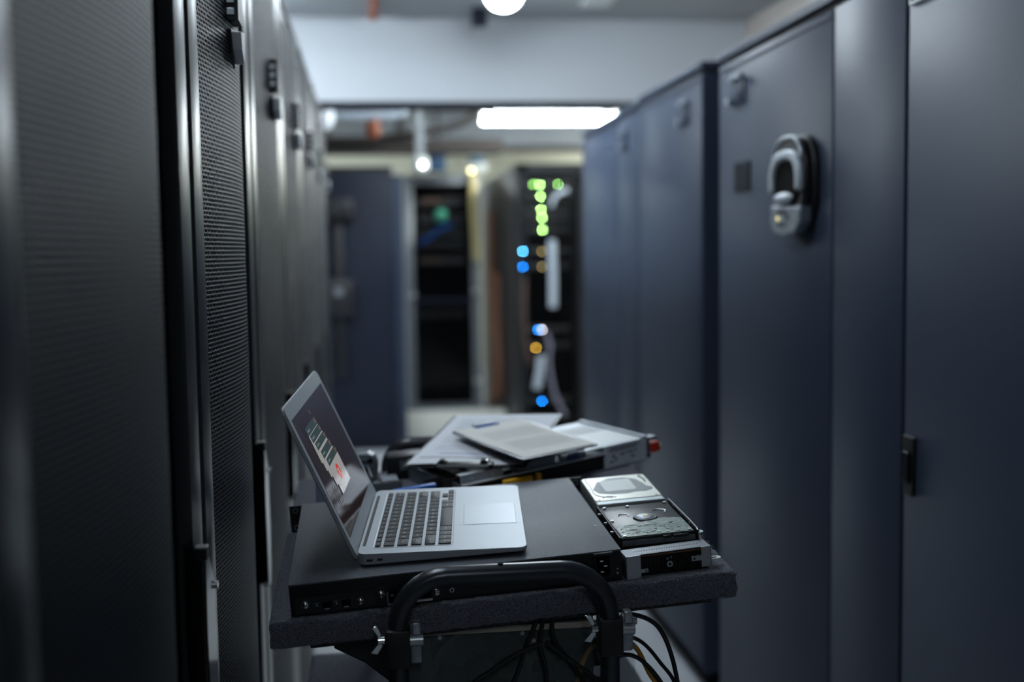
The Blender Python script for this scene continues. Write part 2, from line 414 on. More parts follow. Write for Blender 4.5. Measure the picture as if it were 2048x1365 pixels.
# ------------------------------------------------------------------ right cabinets
XR = 1.03
def cabinet(y0, y1, label, segs, H=1.985, latch=None, depth=0.9):
    """segs: list of (a, b, kind) in world y"""
    t = thing('metal_cabinet', label, 'cabinet', (XR, y0, 0), group='blue-grey steel cabinets along the right of the aisle')
    L = y1-y0
    part(t, 'cabinet_body', MB().box(0.028, depth, 0.004, L-0.004, 0.06, H-0.02, M_CABD)
         .box(0.03, depth-0.05, 0.01, L-0.01, 0.0, 0.06, M_DARK), bev=0.003)
    part(t, 'top_cap', MB().box(0.0, depth, 0.002, L-0.002, H-0.014, H+0.008, M_CAB)
         .box(0.012, 0.04, 0.004, L-0.004, H-0.028, H-0.012, M_SEAM), bev=0.003)
    for (a, b, kind) in segs:
        a -= y0; b -= y0
        mb = MB().box(0.002, 0.028, a+0.004, b-0.004, 0.075, H-0.030, M_CAB, ch=0.003)
        if kind == 'door':
            mb.box(-0.0008, 0.0022, a+0.012, b-0.012, H-0.048, H-0.045, M_CAB)
        o = part(t, 'door' if kind == 'door' else 'side_panel', mb)
        if latch and kind == 'door':
            ly = latch-y0
            lm = MB().box(-0.004, 0.004, ly-0.055, ly+0.055, 1.826, 1.900, M_CAB, ch=0.003)
            lm.box(-0.007, 0.0, ly-0.03, ly+0.012, 1.838, 1.885, M_CAB, ch=0.002)
            lm.box(-0.013, -0.002, ly-0.05, ly+0.05, 1.893, 1.908, mat('latch_grey', (0.20, 0.24, 0.30), 0.4), ch=0.003)
            lo = part(o, 'latch', lm)
            part(o, 'lock', MB().cyl((-0.004, ly+0.062, 1.842), (-0.014, ly+0.062, 1.842), 0.011, M_STEEL, 18))
    return t
cabinet(1.15, 2.13, 'dark blue-grey cabinet at the right edge of the photo with a black recessed door pull', [(1.16, 2.13, 'door')])
A = cabinet(2.135, 3.335, 'blue-grey cabinet carrying the wall-mounted access reader', [(2.137, 2.487, 'panel'), (2.489, 3.333, 'door')], latch=3.15)
# recessed filler between A and B
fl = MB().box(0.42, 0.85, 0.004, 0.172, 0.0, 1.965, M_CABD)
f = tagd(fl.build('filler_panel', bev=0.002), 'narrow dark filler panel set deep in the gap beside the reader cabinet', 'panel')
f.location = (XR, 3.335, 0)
Bc = cabinet(3.512, 4.362, 'blue-grey cabinet just beyond the dark gap, second from the reader', [(3.514, 4.360, 'door')], latch=3.70, H=1.998)
part(Bc, 'side_cover', MB().box(0.004, 0.40, -0.0005, 0.0045, 0.06, 1.97, M_CAB))
cabinet(4.364, 5.545, 'blue-grey cabinet farthest along the right row, with a shiny latch near its top', [(4.366, 4.732, 'panel'), (4.734, 5.543, 'door')], latch=4.60, H=1.985)
# pull and label on the near cabinet
near = [o for o in bpy.data.objects if o.name.startswith('metal_cabinet')][0]
nd = [c for c in near.children if c.name.startswith('door')][0]
ny = lambda y: y-1.15
hp = MB().prism([(ny(2.075), 0.945), (ny(2.115), 0.945), (ny(2.118), 1.06), (ny(2.072), 1.06)], -0.006, 0.003, M_BLACK, 'x').box(-0.012, -0.004, ny(2.082), ny(2.108), 0.97, 1.03, M_GLOSSB)
part(nd, 'door_pull', hp, 'black recessed door pull', bev=0.002)
part(nd, 'label_holder', MB().box(-0.002, 0.003, ny(2.055), ny(2.120), 1.883, 1.93, M_LABEL).box(-0.003, 0.0, ny(2.062), ny(2.112), 1.889, 1.93, M_CABD))
# louvre on door of A
ad = [c for c in A.children if c.name.startswith('door')][0]
ay = lambda y: y-2.135
lv = MB().box(-0.001, 0.004, ay(3.05), ay(3.185), 1.585, 1.665, M_SEAM)
for q in range(7): lv.box(-0.004, 0.0, ay(3.055), ay(3.180), 1.590+q*0.011, 1.5935+q*0.011, M_CAB)
part(ad, 'vent_louvre', lv)

# access reader on door A
rd = thing('access_reader', 'silver and black access reader with a keypad mounted on the blue-grey cabinet door', 'access reader', M=T(XR+0.002, 2.66, 1.582))
def oval(w, h, cx=0, cz=0, n=28, p=2.6):
    return [(cx+w*abs(math.cos(t))**(2/p)*(1 if math.cos(t) >= 0 else -1), cz+h*abs(math.sin(t))**(2/p)*(1 if math.sin(t) >= 0 else -1)) for t in [2*PI*i/n for i in range(n)]]
part(rd, 'back_plate', MB().prism(oval(0.108, 0.112, 0, 0.0), -0.018, 0.0, M_BLACK, 'x'), bev=0.004)
part(rd, 'reader_body', MB().prism(oval(0.100, 0.108, 0.006, 0.0), -0.038, -0.016, M_BLACK, 'x'), bev=0.008)
def arch(w0, h0, w1, h1, a0, a1, cx, cz, n=22, p=2.6):
    def q(w, h, t):
        c, s_ = math.cos(t), math.sin(t)
        return (cx+w*abs(c)**(2/p)*(1 if c >= 0 else -1), cz+h*abs(s_)**(2/p)*(1 if s_ >= 0 else -1))
    return [q(w0, h0, math.radians(a0+(a1-a0)*i/n)) for i in range(n+1)] + [q(w1, h1, math.radians(a1+(a0-a1)*i/n)) for i in range(n+1)]
part(rd, 'top_rim', MB().prism(arch(0.098, 0.082, 0.091, 0.075, 15, 168, 0.008, 0.028), -0.043, -0.034, M_STEEL, 'x'), bev=0.0015)
part(rd, 'silver_arch', MB().prism(arch(0.102, 0.078, 0.075, 0.055, -12, 192, 0.006, -0.002), -0.052, -0.034, M_ALU, 'x'), 'silver arch over the finger opening', bev=0.006)
part(rd, 'finger_opening', MB().prism(oval(0.076, 0.054, 0.006, -0.002), -0.044, -0.036, M_DARK, 'x'))
part(rd, 'finger_rest', MB().sphere((-0.046, 0.014, -0.038), 0.0145, M_ALU, sc=(0.8, 4.0, 1.0), u=20), 'silver finger rest')
kp = MB().prism([(-0.090, -0.060), (0.102, -0.052), (0.104, -0.096), (0.080, -0.118), (0.02, -0.127), (-0.055, -0.120), (-0.088, -0.098)], -0.046, -0.016, M_DULL, 'x')
ko = part(rd, 'keypad', kp, 'grey keypad panel', bev=0.004)
for a, b in ((-0.012, -0.083), (0.035, -0.070), (0.008, -0.070), (0.040, -0.100), (0.010, -0.099)):
    part(ko, 'button', MB().cyl((-0.046, a, b), (-0.0485, a, b), 0.0062, M_BLACK, 14))
part(ko, 'indicator_light', MB().cyl((-0.046, 0.050, -0.085), (-0.049, 0.050, -0.085), 0.005, mat('amber_led', (0.4, 0.35, 0.1), 0.4, emit=1.2, ecol=(0.9, 0.8, 0.35)), 14))

# ------------------------------------------------------------------ the cart
RD_ = Matrix(((0.9981477034461946, -0.009566290611458129, -0.060080347777158705),
              (0.00630868568303097, 0.9985113494455724, -0.0541782752894059),
              (0.0605091942603761, 0.053698893026942904, 0.996722161034679)))
DM = Matrix.Translation((-0.11540722425726838, 1.4833627051040226, 1.001928546401411)) @ RD_.to_4x4()
CZ = -0.0445            # carpet top in deck space, 0 = top of the rack switch
def D(x=0, y=0, z=0, yaw=0, rx=0, ry=0): return DM @ T(x, y, z) @ RZ(yaw) @ RX(rx) @ RY(ry)

cart = thing('equipment_cart', 'black tube-framed equipment cart with a charcoal carpeted top standing in the aisle', 'cart', (0.16, 1.85, 0))
def cpart(parent, name, mb, label=None, bev=None):
    """part given in world coordinates"""
    o = part(parent, name, mb, label, bev)
    o.matrix_parent_inverse = parent.matrix_world.inverted() if parent is cart else Matrix.Identity(4)
    return o
bpy.context.view_layer.update()
# carpeted deck, slightly wavy edges
bm = bmesh.new()
bmesh.ops.create_grid(bm, x_segments=60, y_segments=60, size=0.5)
bm.free()
deck = MB()
def slab(mb, x0, x1, y0, y1, z0, z1, m, X, nx=90, nz=4, r=0.008, wob=0.0016):
    """a carpet wrapped slab: rounded edge profile swept round the rectangle"""
    prof = [(0.06, z1), (0.03, z1), (r, z1), (r*0.3, z1-r*0.3), (0, z1-r)] + [(0, z1-r-(z1-z0-2*r)*i/nz) for i in range(1, nz+1)] + [(r*0.3, z0+r*0.3), (r, z0), (0.06, z0)]
    ring = []
    N = nx
    for i in range(N): ring.append((x0+(x1-x0)*i/N, y0, 1, 0))
    for i in range(N): ring.append((x1, y0+(y1-y0)*i/N, 0, 1))
    for i in range(N): ring.append((x1-(x1-x0)*i/N, y1, 1, 0))
    for i in range(N): ring.append((x0, y1-(y1-y0)*i/N, 0, 1))
    vs = []; R = len(ring); cx, cy = (x0+x1)/2, (y0+y1)/2; hx, hy = (x1-x0)/2, (y1-y0)/2
    for (x, y, _, _) in ring:
        for (ins, z) in prof:
            px = cx+(x-cx)*(1-ins/hx); py = cy+(y-cy)*(1-ins/hy)
            k = wob if ins < 0.02 else wob*0.4
            vs.append((px+random.uniform(-k, k), py+random.uniform(-k, k), z+random.uniform(-k, k)*0.7))
    P = len(prof); fs = [(a*P+b, ((a+1) % R)*P+b, ((a+1) % R)*P+b+1, a*P+b+1) for a in range(R) for b in range(P-1)]
    fs.append(tuple(a*P for a in range(R))[::-1]); fs.append(tuple(a*P+P-1 for a in range(R)))
    mb.add(vs, fs, m, X)
slab(deck, -0.0285, 0.5955, -0.009, 0.735, CZ-0.038, CZ, M_CARPET, DM, r=0.0045)
o = cpart(cart, 'carpeted_top', deck, 'charcoal carpet wrapped over the cart top')
# stray carpet fibres along the near edge
M_FIBRE = mat('carpet_fibre', (0.16, 0.165, 0.20), 0.8)
fb = MB(); rnd = random.Random(3)
for i in range(2600):
    if rnd.random() < 0.75:
        x = rnd.uniform(-0.028, 0.595); y = -0.009; z = CZ-rnd.uniform(0.0, 0.038)
        dx, dy, dz = rnd.uniform(-.003, .003), -rnd.uniform(0.001, 0.0035), rnd.uniform(-.003, .003)
    else:
        x = 0.5955; y = rnd.uniform(-.009, .3); z = CZ-rnd.uniform(0.0, 0.038)
        dx, dy, dz = rnd.uniform(0.001, .004), rnd.uniform(-.003, .003), rnd.uniform(-.001, .003)
    p = Vector((x, y, z)); q = p+Vector((dx, dy, dz))
    fb.cyl(p, q, 0.00020, M_FIBRE, 3, X=DM)
cpart(cart, 'carpet_fibres', fb).__setitem__('kind', 'stuff')
cpart(cart, 'deck_tray', MB().box(0.02, 0.565, 0.006, 0.70, CZ-0.0475, CZ-0.0365, M_BLACKM, DM).box(0.522, 0.543, 0.02, 0.04, CZ-0.053, CZ-0.046, M_BLACK, DM, ch=0.003), bev=0.002)

def arc_u(x0, x1, y, ztop, zbot, r, n=8):
    pts = [(x0, y, zbot), (x0, y, ztop-r)]
    pts += [(x0+r-r*math.cos(PI/2*i/n), y, ztop-r+r*math.sin(PI/2*i/n)) for i in range(1, n+1)]
    pts += [(x1-r+r*math.sin(PI/2*i/n), y, ztop-r+r*math.cos(PI/2*i/n)) for i in range(0, n+1)]
    pts += [(x1, y, zbot)]
    return pts
M_TUBE = mat('black_enamelled_tube', (0.040, 0.044, 0.054), 0.28, 0.45, spec=0.7)
YH = 1.447
h = cpart(cart, 'push_handle', MB().tube(arc_u(0.0235, 0.300, YH, 1.0145, 0.10, 0.065), 0.0128, M_TUBE, 24, sub=1), 'glossy black tube handle at the near end')
ho = part(h, 'screw_hole', MB().cyl((0.157, YH-0.002, 1.0255), (0.157, YH-0.002, 1.0278), 0.0035, M_DARK, 16))
cpart(cart, 'far_handle', MB().tube(arc_u(0.0235, 0.300, 2.262, 1.052, 0.10, 0.05), 0.0128, M_TUBE, 20, sub=1))
for x, s_ in ((0.0235, 1), (0.300, 1)):
    c = cpart(cart, 'clamp_collar', MB().box(x-0.0155, x+0.0155, YH-0.0155, YH+0.0155, 0.900, 0.950, M_BLACK, ch=0.003))
    part(c, 'clamp_bracket', MB().box(x+0.0160, x+0.030, YH-0.006, YH+0.010, 0.904, 0.952, M_DULL, ch=0.002)
         .cyl((x+0.014, YH-0.004, 0.934), (x+0.032, YH-0.004, 0.934), 0.008, M_STEEL, 16)
         .box(x+0.018, x+0.028, YH-0.010, YH+0.006, 0.943, 0.958, M_STEEL, ch=0.0015))
    wn = MB().cyl((x-0.016, YH-0.004, 0.936), (x-0.026, YH-0.004, 0.936), 0.0055, M_CHROME, 16)
    wn.prism([(x-0.024, 0.938), (x-0.020, 0.944), (x-0.026, 0.955), (x-0.034, 0.954)], YH-0.006, YH-0.003, M_CHROME, 'y')
    wn.prism([(x-0.024, 0.934), (x-0.018, 0.930), (x-0.026, 0.918), (x-0.036, 0.920)], YH-0.006, YH-0.003, M_CHROME, 'y')
    part(c, 'wing_nut', wn, 'bright wing nut', bev=0.001)
lsh = MB(); slab(lsh, -0.13, 0.47, 1.49, 2.21, 0.615, 0.655, M_CARPET, None, nx=40)
cpart(cart, 'lower_shelf', lsh, 'charcoal carpeted lower shelf')
for y in (YH, 2.262):
    cpart(cart, 'base_rail', MB().tube([(0.0235, y, 0.12), (0.300, y, 0.12)], 0.011, M_TUBE, 12, sub=1))
for x in (0.0235, 0.300):
    cpart(cart, 'side_rail', MB().tube([(x, YH, 0.60), (x, 2.262, 0.60)], 0.011, M_TUBE, 12, sub=1))
    for y in (YH, 2.262):
        k = cpart(cart, 'caster', MB().cyl((x-0.012, y, 0.045), (x+0.012, y, 0.045), 0.045, M_BLACK, 24).box(x-0.018, x+0.018, y-0.02, y+0.02, 0.05, 0.105, M_DULL))
# tray bracket under the deck on both handles
for y in (2.25,):
    cpart(cart, 'cross_rail', MB().box(0.0, 0.33, y, y+0.012, 0.905, 0.925, M_BLACKM))

# lower shelf: open computer in a clear acrylic case
pc = thing('open_computer', 'open computer in a clear acrylic case on the lower cart shelf, under the carpeted top', 'computer', M=T(0.02, 1.52, 0.657))
part(pc, 'acrylic_lid', MB().box(0.0, 0.33, 0.0, 0.30, 0.262, 0.268, M_ACRYL), 'clear acrylic lid')
part(pc, 'acrylic_front', MB().box(0.0, 0.33, -0.004, 0.0, 0.0, 0.268, M_ACRYL), 'clear acrylic front panel')
for a in (0.0, 0.324): part(pc, 'acrylic_side', MB().box(a, a+0.006, 0.0, 0.30, 0.0, 0.262, M_ACRYL))
part(pc, 'lid_edge', MB().box(-0.002, 0.332, -0.008, -0.003, 0.258, 0.266, mat('acrylic_edge', (0.45, 0.40, 0.33), 0.2)), 'pale polished edge of the acrylic lid')
mbp = MB().box(0.02, 0.29, 0.04, 0.28, 0.03, 0.034, M_PCB)
for q in range(26):
    a, b = random.uniform(0.03, 0.27), random.uniform(0.05, 0.26); c_ = random.uniform(0.006, 0.02)
    mbp.box(a, a+c_, b, b+c_*0.8, 0.034, 0.034+random.uniform(0.004, 0.02), random.choice([M_BLACK, M_DULL, M_STEEL, M_BLACK]))
part(pc, 'motherboard', mbp)
def fan(parent, cx, cz, y, r):
    mb = MB(); n = 32
    for i in range(n):
        a, b = 2*PI*i/n, 2*PI*(i+1)/n
        vs = [(cx+rr*math.cos(t), yy_, cz+rr*math.sin(t)) for t in (a, b) for rr in (r*0.9, r*1.0) for yy_ in (y, y+0.025)]
        mb.add(vs, [(0, 2, 6, 4), (1, 5, 7, 3), (0, 4, 5, 1), (2, 3, 7, 6)], M_BLACK)
    for sx in (-1, 1):
        for sz in (-1, 1):
            mb.box(cx+sx*r*0.82-0.006, cx+sx*r*0.82+0.006, y, y+0.025, cz+sz*r*0.82-0.006, cz+sz*r*0.82+0.006, M_BLACKM)
            mb.cyl((cx+sx*r*0.82, y-0.003, cz+sz*r*0.82), (cx+sx*r*0.82, y, cz+sz*r*0.82), 0.003, M_STEEL, 10)
    fo = part(parent, 'fan', mb)
    bl = MB().cyl((cx, y+0.003, cz), (cx, y+0.022, cz), r*0.33, M_DARK, 24)
    for i in range(7):
        a = 2*PI*i/7; d1 = a+0.55
        p = [(cx+r*0.3*math.cos(a), y+0.006, cz+r*0.3*math.sin(a)), (cx+r*0.86*math.cos(a+0.1), y+0.006, cz+r*0.86*math.sin(a+0.1)),
             (cx+r*0.86*math.cos(d1), y+0.018, cz+r*0.86*math.sin(d1)), (cx+r*0.3*math.cos(d1-0.05), y+0.018, cz+r*0.3*math.sin(d1-0.05))]
        q = [(u, v_+0.0015, w_) for u, v_, w_ in p]
        bl.add(p+q, [(0, 1, 2, 3), (7, 6, 5, 4), (0, 4, 5, 1), (1, 5, 6, 2), (2, 6, 7, 3), (3, 7, 4, 0)], M_DARK)
    part(fo, 'fan_blades', bl)
fan(pc, 0.12, 0.185, 0.03, 0.07)
fan(pc, 0.245, 0.175, 0.05, 0.06)
part(pc, 'power_supply', MB().box(0.02, 0.17, 0.12, 0.27, 0.04, 0.13, M_BLACKM, ch=0.003))
part(pc, 'dark_backing', MB().box(0.0, 0.290, 0.095, 0.100, 0.0, 0.25, mat('dark_teal_backing', (0.006, 0.012, 0.013), 0.5)))  # dark sheet added behind the fans, painting in the case's shade
part(pc, 'translucent_clip', MB().sphere((0.292, -0.008, 0.222), 0.018, mat('milky_plastic', (0.30, 0.32, 0.36), 0.4, alpha=0.55), sc=(1.0, 0.3, 1.15), u=20), 'milky plastic clip')
gp = MB().prism([(-0.075, 0.258), (-0.060, 0.248), (0.05, 0.250), (0.055, 0.19), (0.02, 0.13), (-0.005, 0.185), (-0.04, 0.215), (-0.082, 0.238)], 0.02, 0.06, M_BLACK, 'y')
gp.box(-0.002, 0.004, 0.015, 0.02, 0.195, 0.203, M_GOLD)
part(pc, 'angled_shroud', gp, bev=0.003)

# cables hanging round the cart
def cable(name, label, pts, r, m, X=None, group=None):
    mb = MB().tube(pts, r, m, 10, sub=8)
    o = mb.build(name); tagd(o, label, 'cable', group)
    if X is not None: o.matrix_world = X
    return o
cable('power_cable', 'black cable looping widest to the right of the near handle post', [(0.318, 1.50, 0.925), (0.345, 1.51, 0.930), (0.385, 1.52, 0.905), (0.41, 1.53, 0.84), (0.42, 1.55, 0.76), (0.40, 1.60, 0.665)], 0.0032, M_BLACK, group='cables beside the near handle post')
cable('power_cable', 'black cable making the low loop right of the near handle post', [(0.30, 1.49, 0.84), (0.318, 1.50, 0.872), (0.345, 1.51, 0.872), (0.375, 1.52, 0.845), (0.40, 1.53, 0.80), (0.41, 1.56, 0.73), (0.38, 1.62, 0.665)], 0.0030, M_BLACK, group='cables beside the near handle post')
cable('power_cable', 'black cable running highest along the ochre cable', [(0.285, 1.52, 0.89), (0.325, 1.52, 0.898), (0.36, 1.53, 0.885), (0.39, 1.54, 0.85), (0.42, 1.56, 0.80), (0.43, 1.60, 0.70), (0.41, 1.62, 0.665)], 0.0028, M_BLACK, group='cables beside the near handle post')
cable('power_cable', 'ochre yellow cable curving out from behind the near handle post', [(0.265, 1.54, 0.80), (0.285, 1.535, 0.870), (0.315, 1.53, 0.886), (0.35, 1.53, 0.880), (0.372, 1.53, 0.84), (0.395, 1.53, 0.79), (0.40, 1.55, 0.665)], 0.0036, mat('ochre_cable', (0.50, 0.25, 0.04), 0.5), group='cables beside the near handle post')
for i, (x, dx) in enumerate(((0.212, -0.03), (0.222, 0.0), (0.235, 0.03))):
    cable('power_cable', ['black cable hanging from the cart top, leftmost of three at centre', 'black cable hanging from the cart top, middle of three at centre', 'black cable hanging from the cart top, rightmost of three at centre'][i],
          [(x, 1.50, 0.955), (x-0.004, 1.495, 0.93), (x-0.008+dx*0.3, 1.495, 0.90), (x+dx, 1.496, 0.86), (x+dx*2.2, 1.497, 0.78), (x+dx*2.4, 1.50, 0.67)], 0.0032, M_BLACK, group='cables hanging at the middle of the cart')
cable('power_cable', 'black cable sagging rightwards to the near handle post', [(0.222, 1.492, 0.905), (0.25, 1.49, 0.882), (0.29, 1.488, 0.85), (0.33, 1.49, 0.80), (0.35, 1.51, 0.67)], 0.0030, M_BLACK, group='cables hanging at the middle of the cart')
cable('power_cable', 'black cable sagging leftwards under the cart top', [(0.218, 1.492, 0.903), (0.19, 1.49, 0.895), (0.15, 1.49, 0.872), (0.11, 1.49, 0.83), (0.09, 1.50, 0.67)], 0.0030, M_BLACK, group='cables hanging at the middle of the cart')

# ------------------------------------------------------------------ rack switch under the laptop
sw = thing('rack_switch', 'black rack-mount network switch lying on the carpeted cart under the laptop', 'network switch', M=D(0, 0, CZ))
HS = 0.0445
part(sw, 'chassis', MB().box(0, 0.44, 0, 0.39, 0.0, HS-0.001, M_BLACKM, ch=0.0008))
part(sw, 'lid', MB().box(-0.0003, 0.4403, -0.0004, 0.3895, HS-0.0022, HS, M_SWITCH, ch=0.0005), 'speckled lid')
for x0, x1 in ((-0.021, 0.002), (0.438, 0.461)):
    e = MB().box(x0, x1, 0.386, 0.3885, 0.0, HS-0.001, M_BLACK)
    xc = (x0+x1)/2 + (-0.002 if x0 < 0 else 0.002)
    for z in (0.008, 0.036): e.cyl((xc, 0.3845, z), (xc, 0.3862, z), 0.0045, M_DULL, 14).cyl((xc, 0.3840, z), (xc, 0.3846, z), 0.0026, M_DARK, 12)
    e.box(x1-0.003 if x0 < 0 else x0, x1 if x0 < 0 else x0+0.003, 0.355, 0.386, 0.002, HS-0.001, M_BLACK)
    part(sw, 'rack_ear', e)
face = MB().box(0.006, 0.11, -0.0012, 0.0, 0.004, 0.026, M_BLACKM).box(0.113, 0.200, -0.0012, 0.0, 0.004, 0.030, M_BLACKM)
face.box(0.235, 0.395, -0.0008, 0.0, 0.006, 0.032, M_BLACKM)
part(sw, 'rear_plate', face)
for x, z in ((0.0195, 0.0165), (0.0905, 0.0135), (0.118, 0.0195), (0.190, 0.0145)):
    s_ = part(sw, 'thumbscrew', MB().cyl((x, -0.0012, z), (x, -0.005, z), 0.0046, M_STEEL, 20).sphere((x, -0.005, z), 0.0046, M_CHROME, sc=(1, 0.5, 1), u=16), 'bright thumbscrew')
    part(s_, 'screw_slot', MB().box(x-0.003, x+0.003, -0.0078, -0.0070, z-0.0004, z+0.0004, M_DARK))
for x in (0.047, 0.072):
    part(sw, 'port', MB().box(x-0.0075, x+0.0075, -0.0030, -0.0012, 0.0075, 0.0205, M_BLACK).box(x-0.006, x+0.006, -0.0034, -0.0029, 0.009, 0.018, M_DARK).box(x-0.003, x+0.003, -0.0040, -0.0030, 0.0078, 0.0090, M_STEEL)
         .box(x-0.016, x-0.010, -0.002, -0.0012, 0.0165, 0.0170, M_DULL).cyl((x-0.0125, -0.0012, 0.0135), (x-0.0125, -0.0022, 0.0135), 0.0011, M_STEEL, 10))
part(sw, 'port', MB().box(0.1255, 0.1400, -0.004, -0.0012, 0.006, 0.022, M_DARK).box(0.1255, 0.1405, -0.006, -0.001, 0.0045, 0.0065, M_STEEL).box(0.130, 0.134, -0.005, -0.004, 0.016, 0.018, M_STEEL).box(0.1255, 0.1265, -0.006, -0.001, 0.0045, 0.022, M_STEEL))
part(sw, 'port', MB().box(0.152, 0.183, -0.004, -0.0012, 0.006, 0.024, M_DARK).box(0.152, 0.184, -0.008, -0.001, 0.0055, 0.0080, M_STEEL).box(0.160, 0.178, -0.005, -0.004, 0.017, 0.0185, M_STEEL).box(0.152, 0.1532, -0.007, -0.001, 0.0055, 0.012, M_STEEL))
st = MB()
for q in range(5): st.cyl((0.2095, 0, 0.020+q*0.0035), (0.2095, -0.0008, 0.020+q*0.0035), 0.0008, M_DULL, 8)
st.cyl((0.2105, 0, 0.014), (0.2105, -0.002, 0.014), 0.0032, M_STEEL, 16).cyl((0.2105, -0.002, 0.014), (0.2105, -0.0024, 0.014), 0.0018, M_DARK, 12)
part(sw, 'reset_button', st)
pi = MB().prism(rrect(0.402, 0.4275, 0.0075, 0.0425, 0.001), -0.0022, 0.0, M_BLACKM, 'y')
pi.prism([(0.4055, 0.0135), (0.409, 0.010), (0.4205, 0.010), (0.424, 0.0135), (0.424, 0.038), (0.4055, 0.038)], -0.0026, -0.002, M_DARK, 'y')
io = part(sw, 'power_inlet', pi)
part(io, 'inlet_lip', MB().box(0.402, 0.4275, -0.0030, -0.0005, 0.0415, 0.0428, M_DULL))
for q, (x, z) in enumerate(((0.4125, 0.032), (0.4175, 0.0245), (0.4125, 0.017))):
    part(io, 'contact_pin', MB().box(x-0.0022, x+0.0022, -0.0045, -0.0025, z-0.0010, z+0.0010, M_CHROME))
part(sw, 'ground_screw', MB().cyl((0.434, 0, 0.012), (0.434, -0.0012, 0.012), 0.0014, M_STEEL, 10).cyl((0.434, 0, 0.018), (0.434, -0.0012, 0.018), 0.0010, M_STEEL, 10))
part(sw, 'lid_screw', MB().cyl((0.4285, 0.112, HS), (0.4285, 0.112, HS+0.0004), 0.0028, M_BLACK, 14))

# ------------------------------------------------------------------ laptop
LR = Matrix(((0.9952, 0.0970, -0.0145), (-0.0969, 0.9953, 0.0057), (0.0150, -0.0043, 0.9999)))
LM = DM @ (T(0.0905, 0.0371, 0.0024) @ LR.to_4x4())
lap = thing('laptop', 'open silver laptop showing error windows, standing on the black rack switch', 'laptop', M=LM)
LW, LD = 0.227, 0.325      # depth (x) and width (y)
zt = lambda x: 0.017-0.0485*x
def wedge(x0, x1, y0, y1, r, zb, mb, m, off=0.0, n=6):
    pl = rrect(x0, x1, y0, y1, r, n); k = len(pl)
    vs = [(x, y, zb) for x, y in pl] + [(x, y, zt(x)+off) for x, y in pl]
    cxm, cym = (x0+x1)/2, (y0+y1)/2
    sh = [(cxm+(x-cxm)*0.985, cym+(y-cym)*0.99, zb-0.0016) for x, y in pl]
    vs += sh
    fs = [tuple(range(k, 2*k)), tuple(range(2*k, 3*k))[::-1]] + [(i, (i+1) % k, k+(i+1) % k, k+i) for i in range(k)] + [(2*k+i, 2*k+(i+1) % k, (i+1) % k, i) for i in range(k)]
    mb.add(vs, fs, m)
base = MB(); wedge(0, LW, 0, LD, 0.012, 0.0016, base, M_ALU)
bo = part(lap, 'base', base, bev=0.0006)
# slots and ports on the near side
part(bo, 'side_port', MB().box(0.012, 0.020, -0.0006, 0.0005, 0.0055, 0.0085, M_BLACK))
part(bo, 'side_port', MB().box(0.026, 0.033, -0.0006, 0.0005, 0.0055, 0.0085, M_BLACK))
part(bo, 'hinge_slot', MB().box(-0.001, 0.0085, 0.034, 0.291, 0.0125, zt(0.008)+0.0002, M_BLACK))
def TP(x, y, dz=0.0):      # frame on the sloping top: text x = +y laptop, text up = -x
    s_ = math.atan(0.0485)
    return Matrix.Translation((x, y, zt(x)+dz)) @ RY(math.degrees(s_)) @ RZ(90)
# recessed keyboard well
well = MB(); pl = rrect(0.0190, 0.1275, 0.0238, 0.3025, 0.003, 3)
k = len(pl)
well.add([(x, y, zt(x)+0.00015) for x, y in pl], [tuple(range(k))], mat('keyboard_well', (0.47, 0.515, 0.56), 0.46, 0.35))
wl = []
inner = rrect(0.0198, 0.1267, 0.0246, 0.3017, 0.0026, 3)
well.add([(x, y, zt(x)+0.0002) for x, y in pl]+[(x, y, zt(x)+0.0002) for x, y in inner]+[(x, y, zt(x)+0.0006) for x, y in pl]+[(x, y, zt(x)+0.0004) for x, y in inner],
         [(2*k+i, 2*k+(i+1) % k, 3*k+(i+1) % k, 3*k+i) for i in range(k)], M_ALU)
kb = part(lap, 'keyboard', well)
U = 0.01905; y0k = 0.0268
rows = [
 (0.0212, 0.0292, [('esc', 1.0)] + [('F%d' % i, 1.02) for i in range(1, 13)] + [('', 1.0)]),
 (0.0326, 0.0476, [('`', 1)] + [(c, 1) for c in '1234567890-='] + [('delete', 1.45)]),
 (0.0512, 0.0662, [('tab', 1.45)] + [(c, 1) for c in 'QWERTYUIOP[]'] + [('\\', 1)]),
 (0.0698, 0.0848, [('caps', 1.7)] + [(c, 1) for c in "ASDFGHJKL;'"] + [('return', 1.75)]),
 (0.0884, 0.1034, [('shift', 2.22)] + [(c, 1) for c in 'ZXCVBNM,./'] + [('shift', 2.23)]),
 (0.1070, 0.1250, [('fn', 1), ('ctrl', 1), ('alt', 1), ('cmd', 1.25), (' ', 5.15), ('cmd', 1.25), ('alt', 1)]),
]
total = 0.2735
